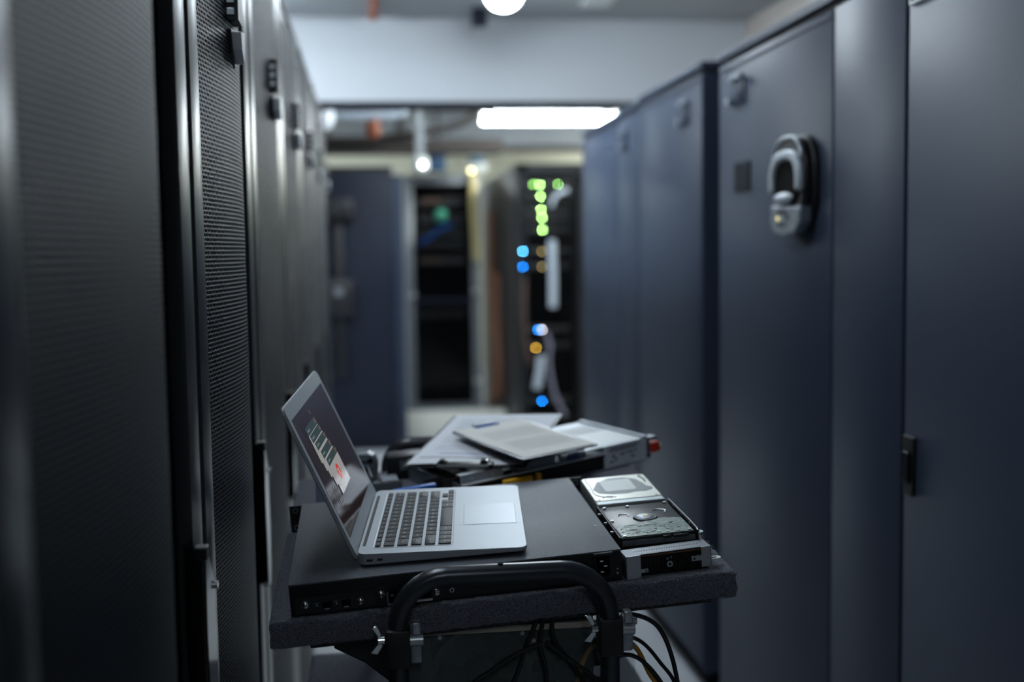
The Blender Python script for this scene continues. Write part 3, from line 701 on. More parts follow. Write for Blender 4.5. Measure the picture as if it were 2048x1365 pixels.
for ri, (xa, xb, keys) in enumerate(rows):
    wsum = sum(q for _, q in keys); pitch = total/14.45 if ri else total/wsum
    y = y0k
    for lab, wd in keys:
        ya, yb = y+0.0011, y+wd*pitch-0.0011; y += wd*pitch
        mb = MB(); pk = rrect(xa+0.0004, xb-0.0004, ya, yb, 0.0012, 2); n = len(pk)
        ctrx, ctry = (xa+xb)/2, (ya+yb)/2
        vs = [(px, py, zt(px)+0.0002) for px, py in pk]+[(px, py, zt(px)+0.0016) for px, py in pk]+[(ctrx+(px-ctrx)*0.96, ctry+(py-ctry)*0.97, zt(px)+0.0019) for px, py in pk]
        mb.add(vs, [tuple(range(2*n, 3*n))]+[(i, (i+1) % n, n+(i+1) % n, n+i) for i in range(n)]+[(n+i, n+(i+1) % n, 2*n+(i+1) % n, 2*n+i) for i in range(n)], M_KEY)
        if lab.strip():
            sz = 0.0052 if len(lab) == 1 else (0.0030 if ri else 0.0026)
            mb.text(lab, sz, M_LEGEND, TP(ctrx, ctry, 0.00205))
        part(kb, 'key', mb)
ybase = y
for (a, b, c, d_) in ((0.1163, 0.1250, 0, 1), (0.1070, 0.1160, 1, 2), (0.1163, 0.1250, 1, 2), (0.1163, 0.1250, 2, 3)):
    pitch = total/14.45
    ya, yb = ybase+c*pitch+0.0011, ybase+d_*pitch-0.0011
    mb = MB(); pk = rrect(a+0.0003, b-0.0003, ya, yb, 0.001, 2); n = len(pk)
    mb.add([(px, py, zt(px)+0.0002) for px, py in pk]+[(px, py, zt(px)+0.0018) for px, py in pk], [tuple(range(n, 2*n))]+[(i, (i+1) % n, n+(i+1) % n, n+i) for i in range(n)], M_KEY)
    ctr = ((a+b)/2, (ya+yb)/2)
    an = {(0): 90, (1): 0 if a < 0.11 else 180, 2: -90}[c]
    mb.add([(-0.0012, -0.0008, 0), (0.0012, -0.0008, 0), (0, 0.0012, 0)], [(0, 1, 2)], M_LEGEND, TP(ctr[0], ctr[1], 0.0019) @ RZ(an))
    part(kb, 'key', mb)
# trackpad
tp = MB(); pl = rrect(0.1410, 0.2172, 0.1135, 0.2190, 0.003, 4); k = len(pl)
pin = [(0.1791+(x-0.1791)*0.987, 0.1662+(y-0.1662)*0.990) for x, y in pl]
tp.add([(x, y, zt(x)+0.0002) for x, y in pl]+[(x, y, zt(x)+0.0002) for x, y in pin], [(i, (i+1) % k, k+(i+1) % k, k+i) for i in range(k)], mat('trackpad_groove', (0.10, 0.11, 0.13), 0.5))
tp.add([(x, y, zt(x)+0.0003) for x, y in pin], [tuple(range(k))], mat('trackpad_glass', (0.46, 0.505, 0.55), 0.42, 0.35))
part(lap, 'trackpad', tp)
# lid
PHI = math.radians(110); cph, sph = math.cos(PHI), math.sin(PHI)
# lid frame: X=along width (laptop +y), Y=up the lid, Z=towards the user
LID = Matrix(((0, cph, sph, 0.0), (1, 0, 0, 0), (0, sph, -cph, 0.012), (0, 0, 0, 1)))
LH = 0.224
def lidm(mb): 
    return mb
shell = MB().prism(rrect(0.0, LD, -0.004, LH, 0.011, 6), -0.0052, -0.0008, M_ALU, 'z', X=LID)
lo_ = part(lap, 'lid', shell, bev=0.0012)
part(lo_, 'lid_gasket', MB().prism(rrect(0.0006, LD-0.0006, 0.0, LH-0.0006, 0.011, 6), -0.0008, -0.0005, M_BLACK, 'z', X=LID))
part(lo_, 'bezel', MB().prism(rrect(0.0012, LD-0.0012, 0.0, LH-0.0012, 0.0105, 6), -0.0005, 0.0, mat('bezel_silver', (0.60, 0.65, 0.70), 0.45, 0.2), 'z', X=LID))
part(lap, 'hinge', MB().cyl((0.0035, 0.036, 0.0125), (0.0035, 0.289, 0.0125), 0.0040, M_BLACKM, 20))
scm = MB().prism(rrect(0.0140, 0.3125, 0.0260, 0.2030, 0.0005, 1), 0.0, 0.0003, M_SCREEN, 'z', X=LID)
so = part(lap, 'screen', scm)
lay = [0.0004]
def srect(mb, u0, u1, v0, v1, m):
    lay[0] += 0.000012
    z = lay[0]
    mb.add([(u0, v0, z), (u1, v0, z), (u1, v1, z), (u0, v1, z)], [(0, 1, 2, 3)], m, LID)
rs = random.Random(5)
wn = [(0.0606, 0.1485, 0.1672, 0.1790, 0.126), (0.0672, 0.1550, 0.1548, 0.1660, 0.112), (0.0745, 0.1625, 0.1420, 0.1528, 0.100),
      (0.0845, 0.1720, 0.1262, 0.1378, 0.085), (0.0935, 0.1850, 0.1122, 0.1232, 0.068)]
code = MB()
for i in range(26):
    v = 0.192-i*0.0045
    L_ = rs.uniform(0.010, 0.028)
    u = 0.018+rs.choice([0, 0.004, 0.008, 0.004]) + (0.012 if 8 < i < 20 else 0)
    srect(code, u, u+L_*0.7, v, v+0.0009, M_WCODE)
for i in range(9):
    srect(code, 0.050, 0.050+rs.uniform(0.015, 0.038), 0.090-i*0.0035, 0.0912-i*0.0035, M_WCODE)
for i in range(3): srect(code, 0.134, 0.141, 0.186+i*0.0022, 0.187+i*0.0022, M_WORANGE)
part(so, 'code_listing', code)
for i, (u0, u1, tb, tt, bot) in enumerate(wn):
    mb = MB()
    h_ = 0.0006
    srect(mb, u0-h_, u1+h_, bot-h_, tt+h_*0.4, M_WGREEN)
    srect(mb, u0, u1, bot, tb, M_WGREY)
    srect(mb, u0, u1, tb, tt, M_WGREEN)
    for q in range(3): srect(mb, u1-0.011+q*0.0036, u1-0.0086+q*0.0036, tb+0.003, tt-0.003, M_WORANGE)
    srect(mb, u0+0.006, u0+0.026, tb+0.0042, tb+0.0068, M_WTXT)
    if i == 4:
        srect(mb, u0+0.001, u1-0.001, bot+0.001, bot+0.0125, M_WLITE)
        for q in range(3): srect(mb, u0+0.010, u0+0.060-q*0.012, bot+0.0095-q*0.0033, bot+0.0106-q*0.0033, M_WGREY)
        lay[0] += 0.00003
        cu, cv, R_ = 0.1355, 0.0935, 0.0118
        c_ = [(cu+R_*math.cos(2*PI*q/36), cv+R_*math.sin(2*PI*q/36), lay[0]) for q in range(36)]
        mb.add(c_, [tuple(range(36))], M_WRED, LID)
        lay[0] += 0.00002
        for an in (45, 135):
            ca, sa = math.cos(math.radians(an)), math.sin(math.radians(an))
            L2, W2 = 0.0072, 0.0013
            mb.add([(cu+a_*ca-b_*sa, cv+a_*sa+b_*ca, lay[0]) for a_, b_ in ((-L2, -W2), (L2, -W2), (L2, W2), (-L2, W2))], [(0, 1, 2, 3)], M_WLITE, LID)
    part(so, 'error_window' if i == 4 else 'dialog_window', mb, 'error window with a white cross in a red disc' if i == 4 else None)

# ------------------------------------------------------------------ hard drives and metal bracket at the right
def Dd(x, y, z, yaw=0, rx=0, ry=0): return D(x, y, z, yaw, rx, ry)
# power supply like module under everything
mod = thing('drive_module', 'black finned module under the silver bracket at the near right corner of the cart', 'computer module', M=Dd(0.456, 0.004, CZ, yaw=2))
part(mod, 'housing', MB().box(0.0, 0.107, 0.004, 0.030, 0.0, 0.0315, M_BLACK, ch=0.001))
fins = MB()
for q in range(34): fins.box(0.006+q*0.0028, 0.0070+q*0.0028, 0.0, 0.005, 0.003, 0.026, M_BLACKM)
part(mod, 'fins', fins)
part(mod, 'logo_plate', MB().cyl((0.052, -0.0006, 0.014), (0.052, 0.003, 0.014), 0.0042, M_STEEL, 18).cyl((0.052, -0.0010, 0.014), (0.052, -0.0004, 0.014), 0.0022, M_BLACK, 14)
     .cyl((0.049, -0.0006, 0.022), (0.049, 0.003, 0.022), 0.0012, M_STEEL, 10).cyl((0.054, -0.0006, 0.0235), (0.054, 0.003, 0.0235), 0.001, M_STEEL, 10).cyl((0.010, -0.0006, 0.018), (0.010, 0.003, 0.018), 0.0014, M_STEEL, 10).cyl((0.092, -0.0006, 0.021), (0.092, 0.003, 0.021), 0.0014, M_STEEL, 10))
part(mod, 'copper_edge', MB().box(0.004, 0.103, 0.001, 0.004, 0.0285, 0.0300, M_COPPER))
br = thing('metal_bracket', 'silver metal bracket with two legs straddling the black module at the cart corner', 'bracket', M=Dd(0.4465, -0.002, CZ, yaw=4))
tpb = MB().box(0.0, 0.120, 0.002, 0.030, 0.0318, 0.0330, mat('dark_zinc', (0.15, 0.17, 0.20), 0.4, 0.3))
for r_ in range(3):
    for q in range(26): tpb.cyl((0.016+q*0.0036, 0.010+r_*0.006, 0.0329), (0.016+q*0.0036, 0.010+r_*0.006, 0.03315), 0.0009, M_DARK if r_ % 2 else M_STEEL, 8)
part(br, 'top_plate', tpb, bev=0.0005)
part(br, 'leg', MB().box(0.0, 0.020, 0.0, 0.0016, 0.000, 0.0330, M_STEEL).box(0.020, 0.030, 0.0, 0.0016, 0.008, 0.013, M_STEEL).cyl((0.027, -0.0003, 0.0105), (0.027, 0.0, 0.0105), 0.0013, M_DARK, 10), bev=0.0012)
part(br, 'leg', MB().box(0.106, 0.120, 0.0, 0.0016, 0.0045, 0.0330, M_STEEL).box(0.092, 0.106, 0.0, 0.0016, 0.0145, 0.0215, M_STEEL).cyl((0.096, -0.0003, 0.018), (0.096, 0.0, 0.018), 0.0016, M_DARK, 10), bev=0.0012)
part(br, 'side_flange', MB().box(-0.0003, 0.001, 0.0, 0.030, 0.002, 0.0325, M_DULL))
part(br, 'side_flange', MB().box(0.119, 0.1203, 0.0, 0.030, 0.006, 0.0325, M_DULL))
tab = MB().prism(rrect(0.119, 0.138, 0.006, 0.017, 0.0052, 6), 0.0105, 0.0120, M_LABEL, 'z').prism(rrect(0.121, 0.132, 0.010, 0.013, 0.0014, 4), 0.0119, 0.0124, M_DARK, 'z')
part(br, 'slotted_tab', tab, 'bright slotted mounting tab')

# lower black drive stack
stk = thing('drive_enclosure', 'black drive enclosure lying flat under the two hard drives', 'drive enclosure', M=Dd(0.449, 0.047, CZ))
part(stk, 'enclosure_body', MB().box(0.0, 0.106, 0.0, 0.330, 0.0, 0.0195, M_BLACK, ch=0.001))
part(stk, 'front_strip', MB().box(0.004, 0.104, -0.001, 0.001, 0.0150, 0.0162, M_DULL).box(0.06, 0.100, -0.002, 0.001, 0.0172, 0.0180, M_STEEL))
part(stk, 'gold_strip', MB().box(0.100, 0.118, 0.008, 0.030, 0.009, 0.011, M_GOLD).box(0.100, 0.118, 0.014, 0.016, 0.0108, 0.0116, M_LABEL))
for q, (a, b) in enumerate(((-0.008, 0.150), (-0.007, 0.060), (-0.005, 0.262))):
    part(stk, 'side_screw', MB().cyl((a, b, 0.012), (0.0, b, 0.012), 0.0035, M_STEEL, 12))

# HDD B: board side up in a black tray
hb = thing('hard_drive', 'hard drive with green circuit board facing up, nearer of the two drives', 'hard drive', M=Dd(0.4490, 0.047, CZ+0.020, yaw=-0.5), group='hard drives at the right of the cart')
tr = MB().box(0, 0.113, 0, 0.162, 0, 0.0030, M_BLACK).box(0, 0.0025, 0, 0.162, 0.0, 0.024, M_BLACK).box(0.1105, 0.113, 0, 0.162, 0.0, 0.024, M_BLACK)
tro = part(hb, 'tray', tr, bev=0.0008)
rl = MB().tube([(0.1118, 0.16, 0.0250), (0.1120, 0.09, 0.0256), (0.1120, 0.02, 0.0256), (0.1120, 0.003, 0.0235), (0.1120, 0.001, 0.014)], 0.0012, M_STEEL, 8)
part(tro, 'wire_rail', rl)
part(hb, 'drive_body', MB().box(0.004, 0.109, 0.004, 0.160, 0.003, 0.0215, M_BLACKM, ch=0.0015).box(0.0045, 0.1085, 0.003, 0.008, 0.010, 0.0175, M_DULL), bev=None)
# sheet face (dark) and circuit board
top = MB().prism([(0.006, 0.006), (0.107, 0.006), (0.107, 0.070), (0.083, 0.079), (0.054, 0.070), (0.040, 0.062), (0.022, 0.060), (0.006, 0.048)], 0.0215, 0.0226, M_PCB, 'z')
for q in range(46):
    a, b = random.uniform(0.010, 0.098), random.uniform(0.010, 0.052); c_ = random.uniform(0.0012, 0.006)
    top.box(a, a+c_, b, b+c_*random.uniform(.3, .9), 0.0226, 0.0226+random.uniform(.0002, .0009), random.choice([M_LABEL, M_DULL, M_PCB, M_BLACKM, M_DULL]))
for q in range(16):
    a, b = random.uniform(0.012, 0.085), random.uniform(0.012, 0.054)
    top.tube([(a, b, 0.0227), (a+0.006, b+0.001, 0.0227), (a+0.010, b+random.uniform(-.006, .006), 0.0227), (a+0.016, b+0.002, 0.0227)], 0.0003, M_LABEL, 4, sub=1)
part(hb, 'circuit_board', top, 'green circuit board')
part(hb, 'motor_hub', MB().cyl((0.058, 0.088, 0.0214), (0.058, 0.088, 0.0238), 0.0185, M_BLACK, 36, r1=0.0165).cyl((0.058, 0.088, 0.0238), (0.058, 0.088, 0.0248), 0.0140, M_DULL, 32, r1=0.0125).cyl((0.058, 0.088, 0.0248), (0.058, 0.088, 0.0255), 0.0035, M_GOLD, 14))
rib = MB()
for cx_, cy_, rr in ((0.084, 0.112, 0.011), (0.030, 0.108, 0.008)):
    rib.tube([(cx_-rr, cy_-rr*0.3, 0.0217), (cx_-rr*0.7, cy_+rr*0.7, 0.0219), (cx_+rr*0.2, cy_+rr*0.95, 0.0219), (cx_+rr*0.95, cy_+rr*0.2, 0.0219), (cx_+rr*0.6, cy_-rr*0.7, 0.0217)], 0.0007, M_STEEL, 6)
part(hb, 'embossed_ribs', rib)
part(hb, 'data_connector', MB().box(0.062, 0.074, 0.001, 0.007, 0.0165, 0.0205, M_BLACK, ch=0.0005).box(0.0625, 0.0735, 0.0004, 0.0012, 0.0175, 0.0195, M_BROWNS))
part(hb, 'power_connector', MB().box(0.077, 0.099, 0.001, 0.007, 0.0165, 0.0205, M_BLACK, ch=0.0005).box(0.0775, 0.0985, 0.0004, 0.0012, 0.0175, 0.0195, M_BROWNS))
for a, b in ((0.010, 0.152), (0.103, 0.152), (0.010, 0.010), (0.103, 0.012), (0.045, 0.150), (0.008, 0.085)):
    part(hb, 'screw', MB().cyl((a, b, 0.0222), (a, b, 0.0236), 0.0024, M_STEEL, 14))
for b in (0.040, 0.085, 0.130):
    part(hb, 'tray_clip', MB().box(-0.0042, 0.003, b-0.0022, b+0.0022, 0.018, 0.0215, M_DULL, ch=0.0006).box(0.110, 0.1155, b-0.002, b+0.002, 0.0205, 0.0238, M_DULL, ch=0.0006))
part(hb, 'corner_tab', MB().prism(rrect(0.112, 0.126, 0.020, 0.032, 0.0055, 5), 0.012, 0.0135, M_STEEL, 'z').prism(rrect(0.118, 0.122, 0.024, 0.028, 0.0018, 5), 0.0134, 0.0139, M_DARK, 'z'))

# HDD A: label side up
ha = thing('hard_drive', 'silver hard drive with its white label facing up, farther of the two drives', 'hard drive', M=Dd(0.4525, 0.2120, CZ+0.0198, yaw=-1.2), group='hard drives at the right of the cart')
part(ha, 'drive_body', MB().box(0, 0.106, 0, 0.154, 0, 0.0245, mat('drive_cast_grey', (0.32, 0.36, 0.38), 0.4, 0.5), ch=0.0012))
part(ha, 'cover_plate', MB().prism(rrect(0.001, 0.105, 0.018, 0.153, 0.007, 5), 0.0245, 0.0258, M_HDDTOP, 'z'), bev=0.0005)
part(ha, 'end_strip', MB().box(0.002, 0.104, 0.001, 0.017, 0.0245, 0.0250, mat('end_strip_grey', (0.42, 0.48, 0.50), 0.4, 0.4)))
lb = MB().prism([(0.008, 0.082), (0.014, 0.058), (0.034, 0.048), (0.058, 0.046), (0.072, 0.052), (0.088, 0.050), (0.100, 0.058), (0.102, 0.070), (0.094, 0.080), (0.092, 0.100), (0.086, 0.124), (0.070, 0.140), (0.044, 0.142), (0.022, 0.124)], 0.0258, 0.0261, M_HDDGREY, 'z')
lo2 = part(ha, 'grey_recess', lb, 'grey shaped recess in the drive cover')
part(lo2, 'paper_label', MB().prism(rrect(0.026, 0.076, 0.064, 0.130, 0.006, 4), 0.0261, 0.0264, M_LABEL, 'z'), 'blank white label')
gr = MB().tube([(0.006, 0.140, 0.0259), (0.008, 0.100, 0.0259), (0.006, 0.060, 0.0259), (0.014, 0.040, 0.0259), (0.030, 0.030, 0.0259)], 0.0009, M_GREYINK, 6)
gr.tube([(0.094, 0.140, 0.0259), (0.099, 0.120, 0.0259), (0.098, 0.104, 0.0259)], 0.0012, M_STEEL, 6).tube([(0.014, 0.030, 0.0259), (0.024, 0.038, 0.0259), (0.036, 0.030, 0.0259)], 0.0009, M_GREYINK, 6)
part(ha, 'pressed_groove', gr)
for a, b in ((0.008, 0.146), (0.098, 0.146), (0.008, 0.024), (0.098, 0.024), (0.005, 0.088)):
    part(ha, 'screw', MB().cyl((a, b, 0.0256), (a, b, 0.0265), 0.0025, M_STEEL, 14))

# ------------------------------------------------------------------ open blade chassis, rotated
BL = Dd(0.268, 0.455, CZ, yaw=24.5)
bl = thing('server_sled', 'open metal server sled lying diagonally behind the laptop, its printed side plate facing out', 'server', M=BL)
L_ = 0.402; Wd = 0.210; Hh = 0.0445
part(bl, 'base_tray', MB().box(0, L_, 0, Wd, 0, 0.002, M_DULL).box(0, L_, Wd-0.0015, Wd, 0, Hh-0.004, M_DULL).box(0, 0.0015, 0, Wd, 0, 0.03, M_DULL))
part(bl, 'side_wall', MB().box(0.0, 0.302, 0.004, 0.006, 0.002, Hh-0.0155, M_BLACK), 'black inner side wall')
part(bl, 'rail_lip', MB().box(-0.002, 0.304, -0.002, 0.0035, Hh-0.0155, Hh-0.0125, M_LIP, ch=0.0008).box(0.0, 0.302, -0.001, 0.001, Hh-0.021, Hh-0.0155, M_BLACKM), 'bright rolled lip of the rail')
for a, b in ((0.0, 0.085), (0.115, 0.195), (0.205, 0.262)):
    pp = MB().box(a, b, 0.006, 0.0085, Hh-0.016, Hh+0.002, M_RAIL).box(a, b, 0.006, 0.022, Hh+0.001, Hh+0.002, M_RAIL)
    for t_ in (0.25, 0.75) if a == 0 else (0.5,):
        pp.cyl((a+(b-a)*t_, 0.0062, Hh-0.006), (a+(b-a)*t_, 0.0048, Hh-0.006), 0.0022, M_LABEL, 10)
    part(bl, 'rail_plate', pp)
sp_ = MB().box(0.300, 0.400, -0.001, 0.001, 0.002, Hh, mat('side_plate_steel', (0.80, 0.86, 0.92), 0.45, 0.0))
spo = part(bl, 'printed_side_plate', sp_, bev=0.0004)
pr = MB(); rr_ = random.Random(11)
for row, z in enumerate((0.0375, 0.0345, 0.0315)):
    x = 0.312
    while x < 0.385-row*0.006:
        l = rr_.uniform(0.002, 0.007); pr.box(x, x+l, -0.0013, -0.0009, z, z+0.0016, M_PRINT); x += l+0.0016
for (x, z, a, b) in ((0.318, 0.021, 0.006, 0.0035), (0.324, 0.016, 0.005, 0.0028), (0.313, 0.011, 0.006, 0.003), (0.322, 0.0125, 0.004, 0.002), (0.338, 0.0225, 0.008, 0.0025), (0.350, 0.024, 0.006, 0.002), (0.358, 0.0235, 0.010, 0.0025), (0.371, 0.0245, 0.006, 0.002), (0.362, 0.0145, 0.008, 0.0028)):
    pr.box(x, x+a, -0.0013, -0.0009, z, z+b, M_PRINT)
part(spo, 'printed_marks', pr)
for z in (0.036, 0.017):
    part(spo, 'rivet', MB().sphere((0.3935, -0.001, z), 0.0024, M_LABEL, u=12))
part(spo, 'rivet', MB().sphere((0.306, -0.001, 0.030), 0.0018, M_LABEL, u=12))
lidb = MB().box(0.205, 0.400, 0.0, Wd, Hh-0.0012, Hh, M_ALU)
ldo = part(bl, 'top_cover', lidb, 'bright top cover', bev=0.0004)
part(ldo, 'white_sticker', MB().box(0.285, 0.392, 0.012, 0.11, Hh, Hh+0.0004, M_LABEL).box(0.300, 0.380, 0.115, 0.17, Hh, Hh+0.0004, mat('grey_sticker', (0.42, 0.46, 0.48), 0.5)))
edge = MB().box(0.392, 0.402, 0.0, Wd, Hh, Hh+0.0035, M_DULL)
for q in range(18): edge.cyl((0.397, 0.012+q*0.011, Hh+0.0035), (0.397, 0.012+q*0.011, Hh+0.0037), 0.0028, M_DARK, 10)
part(ldo, 'perforated_edge', edge)
part(bl, 'front_bezel', MB().box(0.402, 0.410, 0.002, Wd-0.002, 0.004, Hh-0.004, M_BLACK, ch=0.001).box(0.402, 0.408, 0.0, 0.006, 0.012, Hh, M_DULL).box(0.402, 0.424, -0.001, 0.018, Hh-0.004, Hh-0.001, M_DULL))
part(bl, 'release_latch', MB().box(0.410, 0.432, -0.001, 0.018, 0.0125, 0.0315, M_RED, ch=0.0015), 'red release latch')
part(bl, 'guide_pin', MB().cyl((0.42, 0.020, 0.034), (0.440, 0.022, 0.034), 0.0024, M_STEEL, 12).sphere((0.440, 0.022, 0.034), 0.003, M_STEEL))
part(bl, 'guide_pin', MB().cyl((0.42, 0.016, 0.020), (0.443, 0.016, 0.020), 0.0022, M_DULL, 12).sphere((0.444, 0.016, 0.020), 0.0034, M_LABEL))
part(bl, 'blue_lever', MB().box(0.222, 0.246, 0.002, 0.012, Hh-0.012, Hh+0.002, mat('dusty_blue_plastic', (0.10, 0.17, 0.36), 0.5), ch=0.001), 'blue lever')
part(bl, 'inner_board', MB().box(0.01, 0.20, 0.02, 0.19, 0.010, 0.012, M_PCB).box(0.03, 0.05, 0.04, 0.15, 0.012, 0.030, M_BLACK).box(0.07, 0.13, 0.05, 0.12, 0.012, 0.026, M_DULL))
# loose stuff in front of the sled
# memory modules
for i, (x, y, c, lab) in enumerate(((0.236, 0.515, M_BLACK, 'black memory module leaning nearest the laptop'), (0.252, 0.522, M_BLACK, 'black memory module leaning in the middle of the row'), (0.268, 0.500, M_BLACK, 'black memory module leaning nearest the sled'))):
    t = thing('memory_module', lab + ', behind the laptop', 'memory module', M=Dd(x-0.03, y-0.02, CZ+0.001, yaw=20, rx=-8), group='memory modules behind the laptop')
    part(t, 'module_board', MB().box(0, 0.07, 0, 0.004, 0, 0.036, c, ch=0.0006))
    part(t, 'contacts', MB().box(0.060, 0.066, -0.0008, 0.0, 0.028, 0.034, M_GOLD), 'gold contact')
t = thing('blue_connector', 'bright blue ribbon connector lying behind the laptop keyboard', 'connector', M=Dd(0.150, 0.440, CZ+0.001, yaw=14))
part(t, 'connector_body', MB().box(0, 0.075, 0, 0.012, 0.016, 0.037, M_BLUE, ch=0.001))
part(t, 'connector_pins', MB().box(0.022, 0.042, -0.006, 0.0, 0.012, 0.034, M_LABEL).box(0.01, 0.07, 0.0, 0.010, 0.0, 0.016, M_BLACK), 'pale pin block')
t = thing('yellow_connector', 'yellow plastic bracket lying in front of the sled, behind the laptop', 'connector', M=Dd(0.340, 0.450, CZ+0.001, yaw=20))
part(t, 'bracket_body', MB().box(0.0, 0.055, 0, 0.012, 0, 0.031, M_YELLOW, ch=0.001))
part(t, 'bracket_hook', MB().box(0.064, 0.072, 0.0, 0.01, 0.006, 0.0330, M_YELLOW, ch=0.001))
part(t, 'bracket_link', MB().box(0.062, 0.068, 0.003, 0.008, 0, 0.006, M_BLACK))
t = thing('plastic_tray', 'translucent grey plastic tray corner left of the clipboard, behind the laptop', 'plastic tray', M=Dd(0.112, 0.56, CZ+0.001, yaw=4))
part(t, 'tray_shell', MB().box(0, 0.055, 0, 0.09, 0, 0.003, M_HDDGREY).box(0, 0.003, 0, 0.09, 0, 0.035, M_HDDGREY).box(0, 0.055, 0.0, 0.003, 0, 0.022, M_HDDGREY).box(0.020, 0.05, 0.02, 0.06, 0.003, 0.020, M_DULL), bev=0.001)
t = thing('metal_block', 'silver die-cast metal block standing just behind the edge of the laptop screen', 'metal block', M=Dd(0.085, 0.665, CZ+0.001, yaw=-8))
part(t, 'block_body', MB().prism([(0, 0.0), (0.036, 0.0), (0.040, 0.03), (0.036, 0.048), (0.024, 0.056), (0.0, 0.054)], 0, 0.03, M_DULL, 'y'), bev=0.003)
part(t, 'block_slot', MB().box(0.008, 0.030, -0.0008, 0.0, 0.036, 0.040, M_DARK).cyl((0.028, -0.001, 0.040), (0.028, 0.0, 0.040), 0.005, M_DARK, 14).box(0.0, 0.03, -0.001, 0.0, 0.0, 0.026, M_BLACK))
t = thing('small_block', 'small pale blue-white block standing at the left behind the laptop lid', 'box', M=Dd(0.008, 0.50, CZ+0.001))
part(t, 'box_body', MB().prism([(0.006, 0), (0.04, 0), (0.040, 0.060), (0.010, 0.056)], 0, 0.03, mat('pale_blue_plastic', (0.55, 0.65, 0.85), 0.5), 'y'), bev=0.003)
t = thing('black_box', 'black angled adapter box at the far left of the cart, by the far handle', 'box', M=Dd(0.142, 0.655, CZ+0.001))
part(t, 'box_body', MB().box(0, 0.06, 0, 0.05, 0, 0.045, M_BLACK, ch=0.004))
part(t, 'box_label', MB().box(0.025, 0.05, -0.0005, 0, 0.018, 0.036, M_HDDGREY))

# ------------------------------------------------------------------ clipboards
def clipboard(name, label, M, w_, l_, board, paper, lines, clip, curl=0.0):
    t = thing(name, label, 'clipboard', M=M, group='clipboards on the cart')
    part(t, 'board', MB().prism(rrect(0, w_, 0, l_, 0.008, 4), 0, 0.003, board, 'z'), bev=0.0006)
    mb = MB(); nx, ny = 14, 18; vs = []
    for j in range(ny+1):
        for i in range(nx+1):
            x = 0.006+(w_-0.012)*i/nx; y = 0.006+(l_-0.010)*j/ny
            z = 0.0038+curl*(math.sin(x*30)*0.5+0.5)*(1-j/ny)**2+0.0006*math.sin(y*25+x*9)
            vs.append((x, y, z))
    top = len(vs); vs += [(a, b, c-0.0006) for a, b, c in vs]
    fs = []
    for j in range(ny):
        for i in range(nx):
            a = j*(nx+1)+i; fs += [(a, a+1, a+nx+2, a+nx+1), (top+a, top+a+nx+1, top+a+nx+2, top+a+1)]
    rim = [i for i in range(nx+1)] + [j*(nx+1)+nx for j in range(1, ny+1)] + [ny*(nx+1)+i for i in range(nx-1, -1, -1)] + [j*(nx+1) for j in range(ny-1, 0, -1)]
    for a, b in zip(rim, rim[1:]+rim[:1]): fs.append((a, top+a, top+b, b))
    mb.add(vs, fs, paper)
    po = part(t, 'paper', mb)
    ln = MB()
    def zz(x, y):
        return 0.0038+curl*(math.sin(x*30)*0.5+0.5)*(1-(y-0.006)/(l_-0.010))**2+0.0006*math.sin(y*25+x*9)+0.0003
    for (x0, x1, y, wd, m) in lines:
        n = 8
        for i in range(n):
            a, b = x0+(x1-x0)*i/n, x0+(x1-x0)*(i+1)/n
            ln.add([(a, y, zz(a, y)), (b, y, zz(b, y)), (b, y+wd, zz(b, y+wd)), (a, y+wd, zz(a, y+wd))], [(0, 1, 2, 3)], m)
    part(po, 'printed_lines', ln)
    if clip == 'near':
        c = MB().box(w_*0.28, w_*0.74, -0.006, 0.012, 0.003, 0.009, M_BLACKM, ch=0.001).box(w_*0.30, w_*0.72, -0.009, -0.001, 0.003, 0.008, mat('clip_grey', (0.25, 0.27, 0.26), 0.4, 0.5), ch=0.001)
        c.box(w_*0.30, w_*0.36, 0.0, 0.016, 0.007, 0.013, M_GLOSSB, ch=0.001).box(w_*0.64, w_*0.70, 0.0, 0.016, 0.007, 0.013, M_GLOSSB, ch=0.001)
        c.box(w_*0.37, w_*0.63, 0.004, 0.018, 0.007, 0.0085, M_LABEL)
        part(t, 'clip', c, 'dark metal clip')
    elif clip == 'far':
        c = MB().box(w_*0.30, w_*0.58, l_-0.010, l_+0.004, 0.003, 0.010, M_LABEL, ch=0.001).box(w_*0.30, w_*0.62, l_-0.014, l_-0.010, 0.004, 0.007, M_BLUE)
        part(t, 'clip', c, 'pale blue clip')
    return t
rl_ = random.Random(2)
ln1 = [(0.05, 0.18, 0.064, 0.004, M_BLUEINK)]
ln1 += [(0.03, 0.03+rl_.uniform(0.10, 0.17), 0.09+i*0.012, 0.0016, M_INK) for i in range(17) if i not in (3, 9)]
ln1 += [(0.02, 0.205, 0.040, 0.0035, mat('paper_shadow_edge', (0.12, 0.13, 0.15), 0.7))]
clipboard('clipboard', 'clipboard of white paper with a dark clip at its near edge, under the other clipboard', Dd(0.169, 0.548, 0.004, yaw=-22, rx=4.1), 0.226, 0.325, M_BLACK, M_PAPER, ln1, 'near', curl=0.003)
ln2 = [(0.030, 0.138, 0.05+i*0.009, 0.0022, M_GREYINK) for i in range(9)] + [(0.030, 0.138, 0.15+i*0.009, 0.0022, M_GREYINK) for i in range(8)]
clipboard('clipboard', 'clipboard with a cream printed sheet and pale blue clip, topmost of the pile', Dd(0.369, 0.421, 0.027, yaw=21.5, rx=0.9), 0.156, 0.274, mat('dark_steel_board', (0.10, 0.11, 0.13), 0.35, 0.5), M_CREAMP, ln2, 'far')

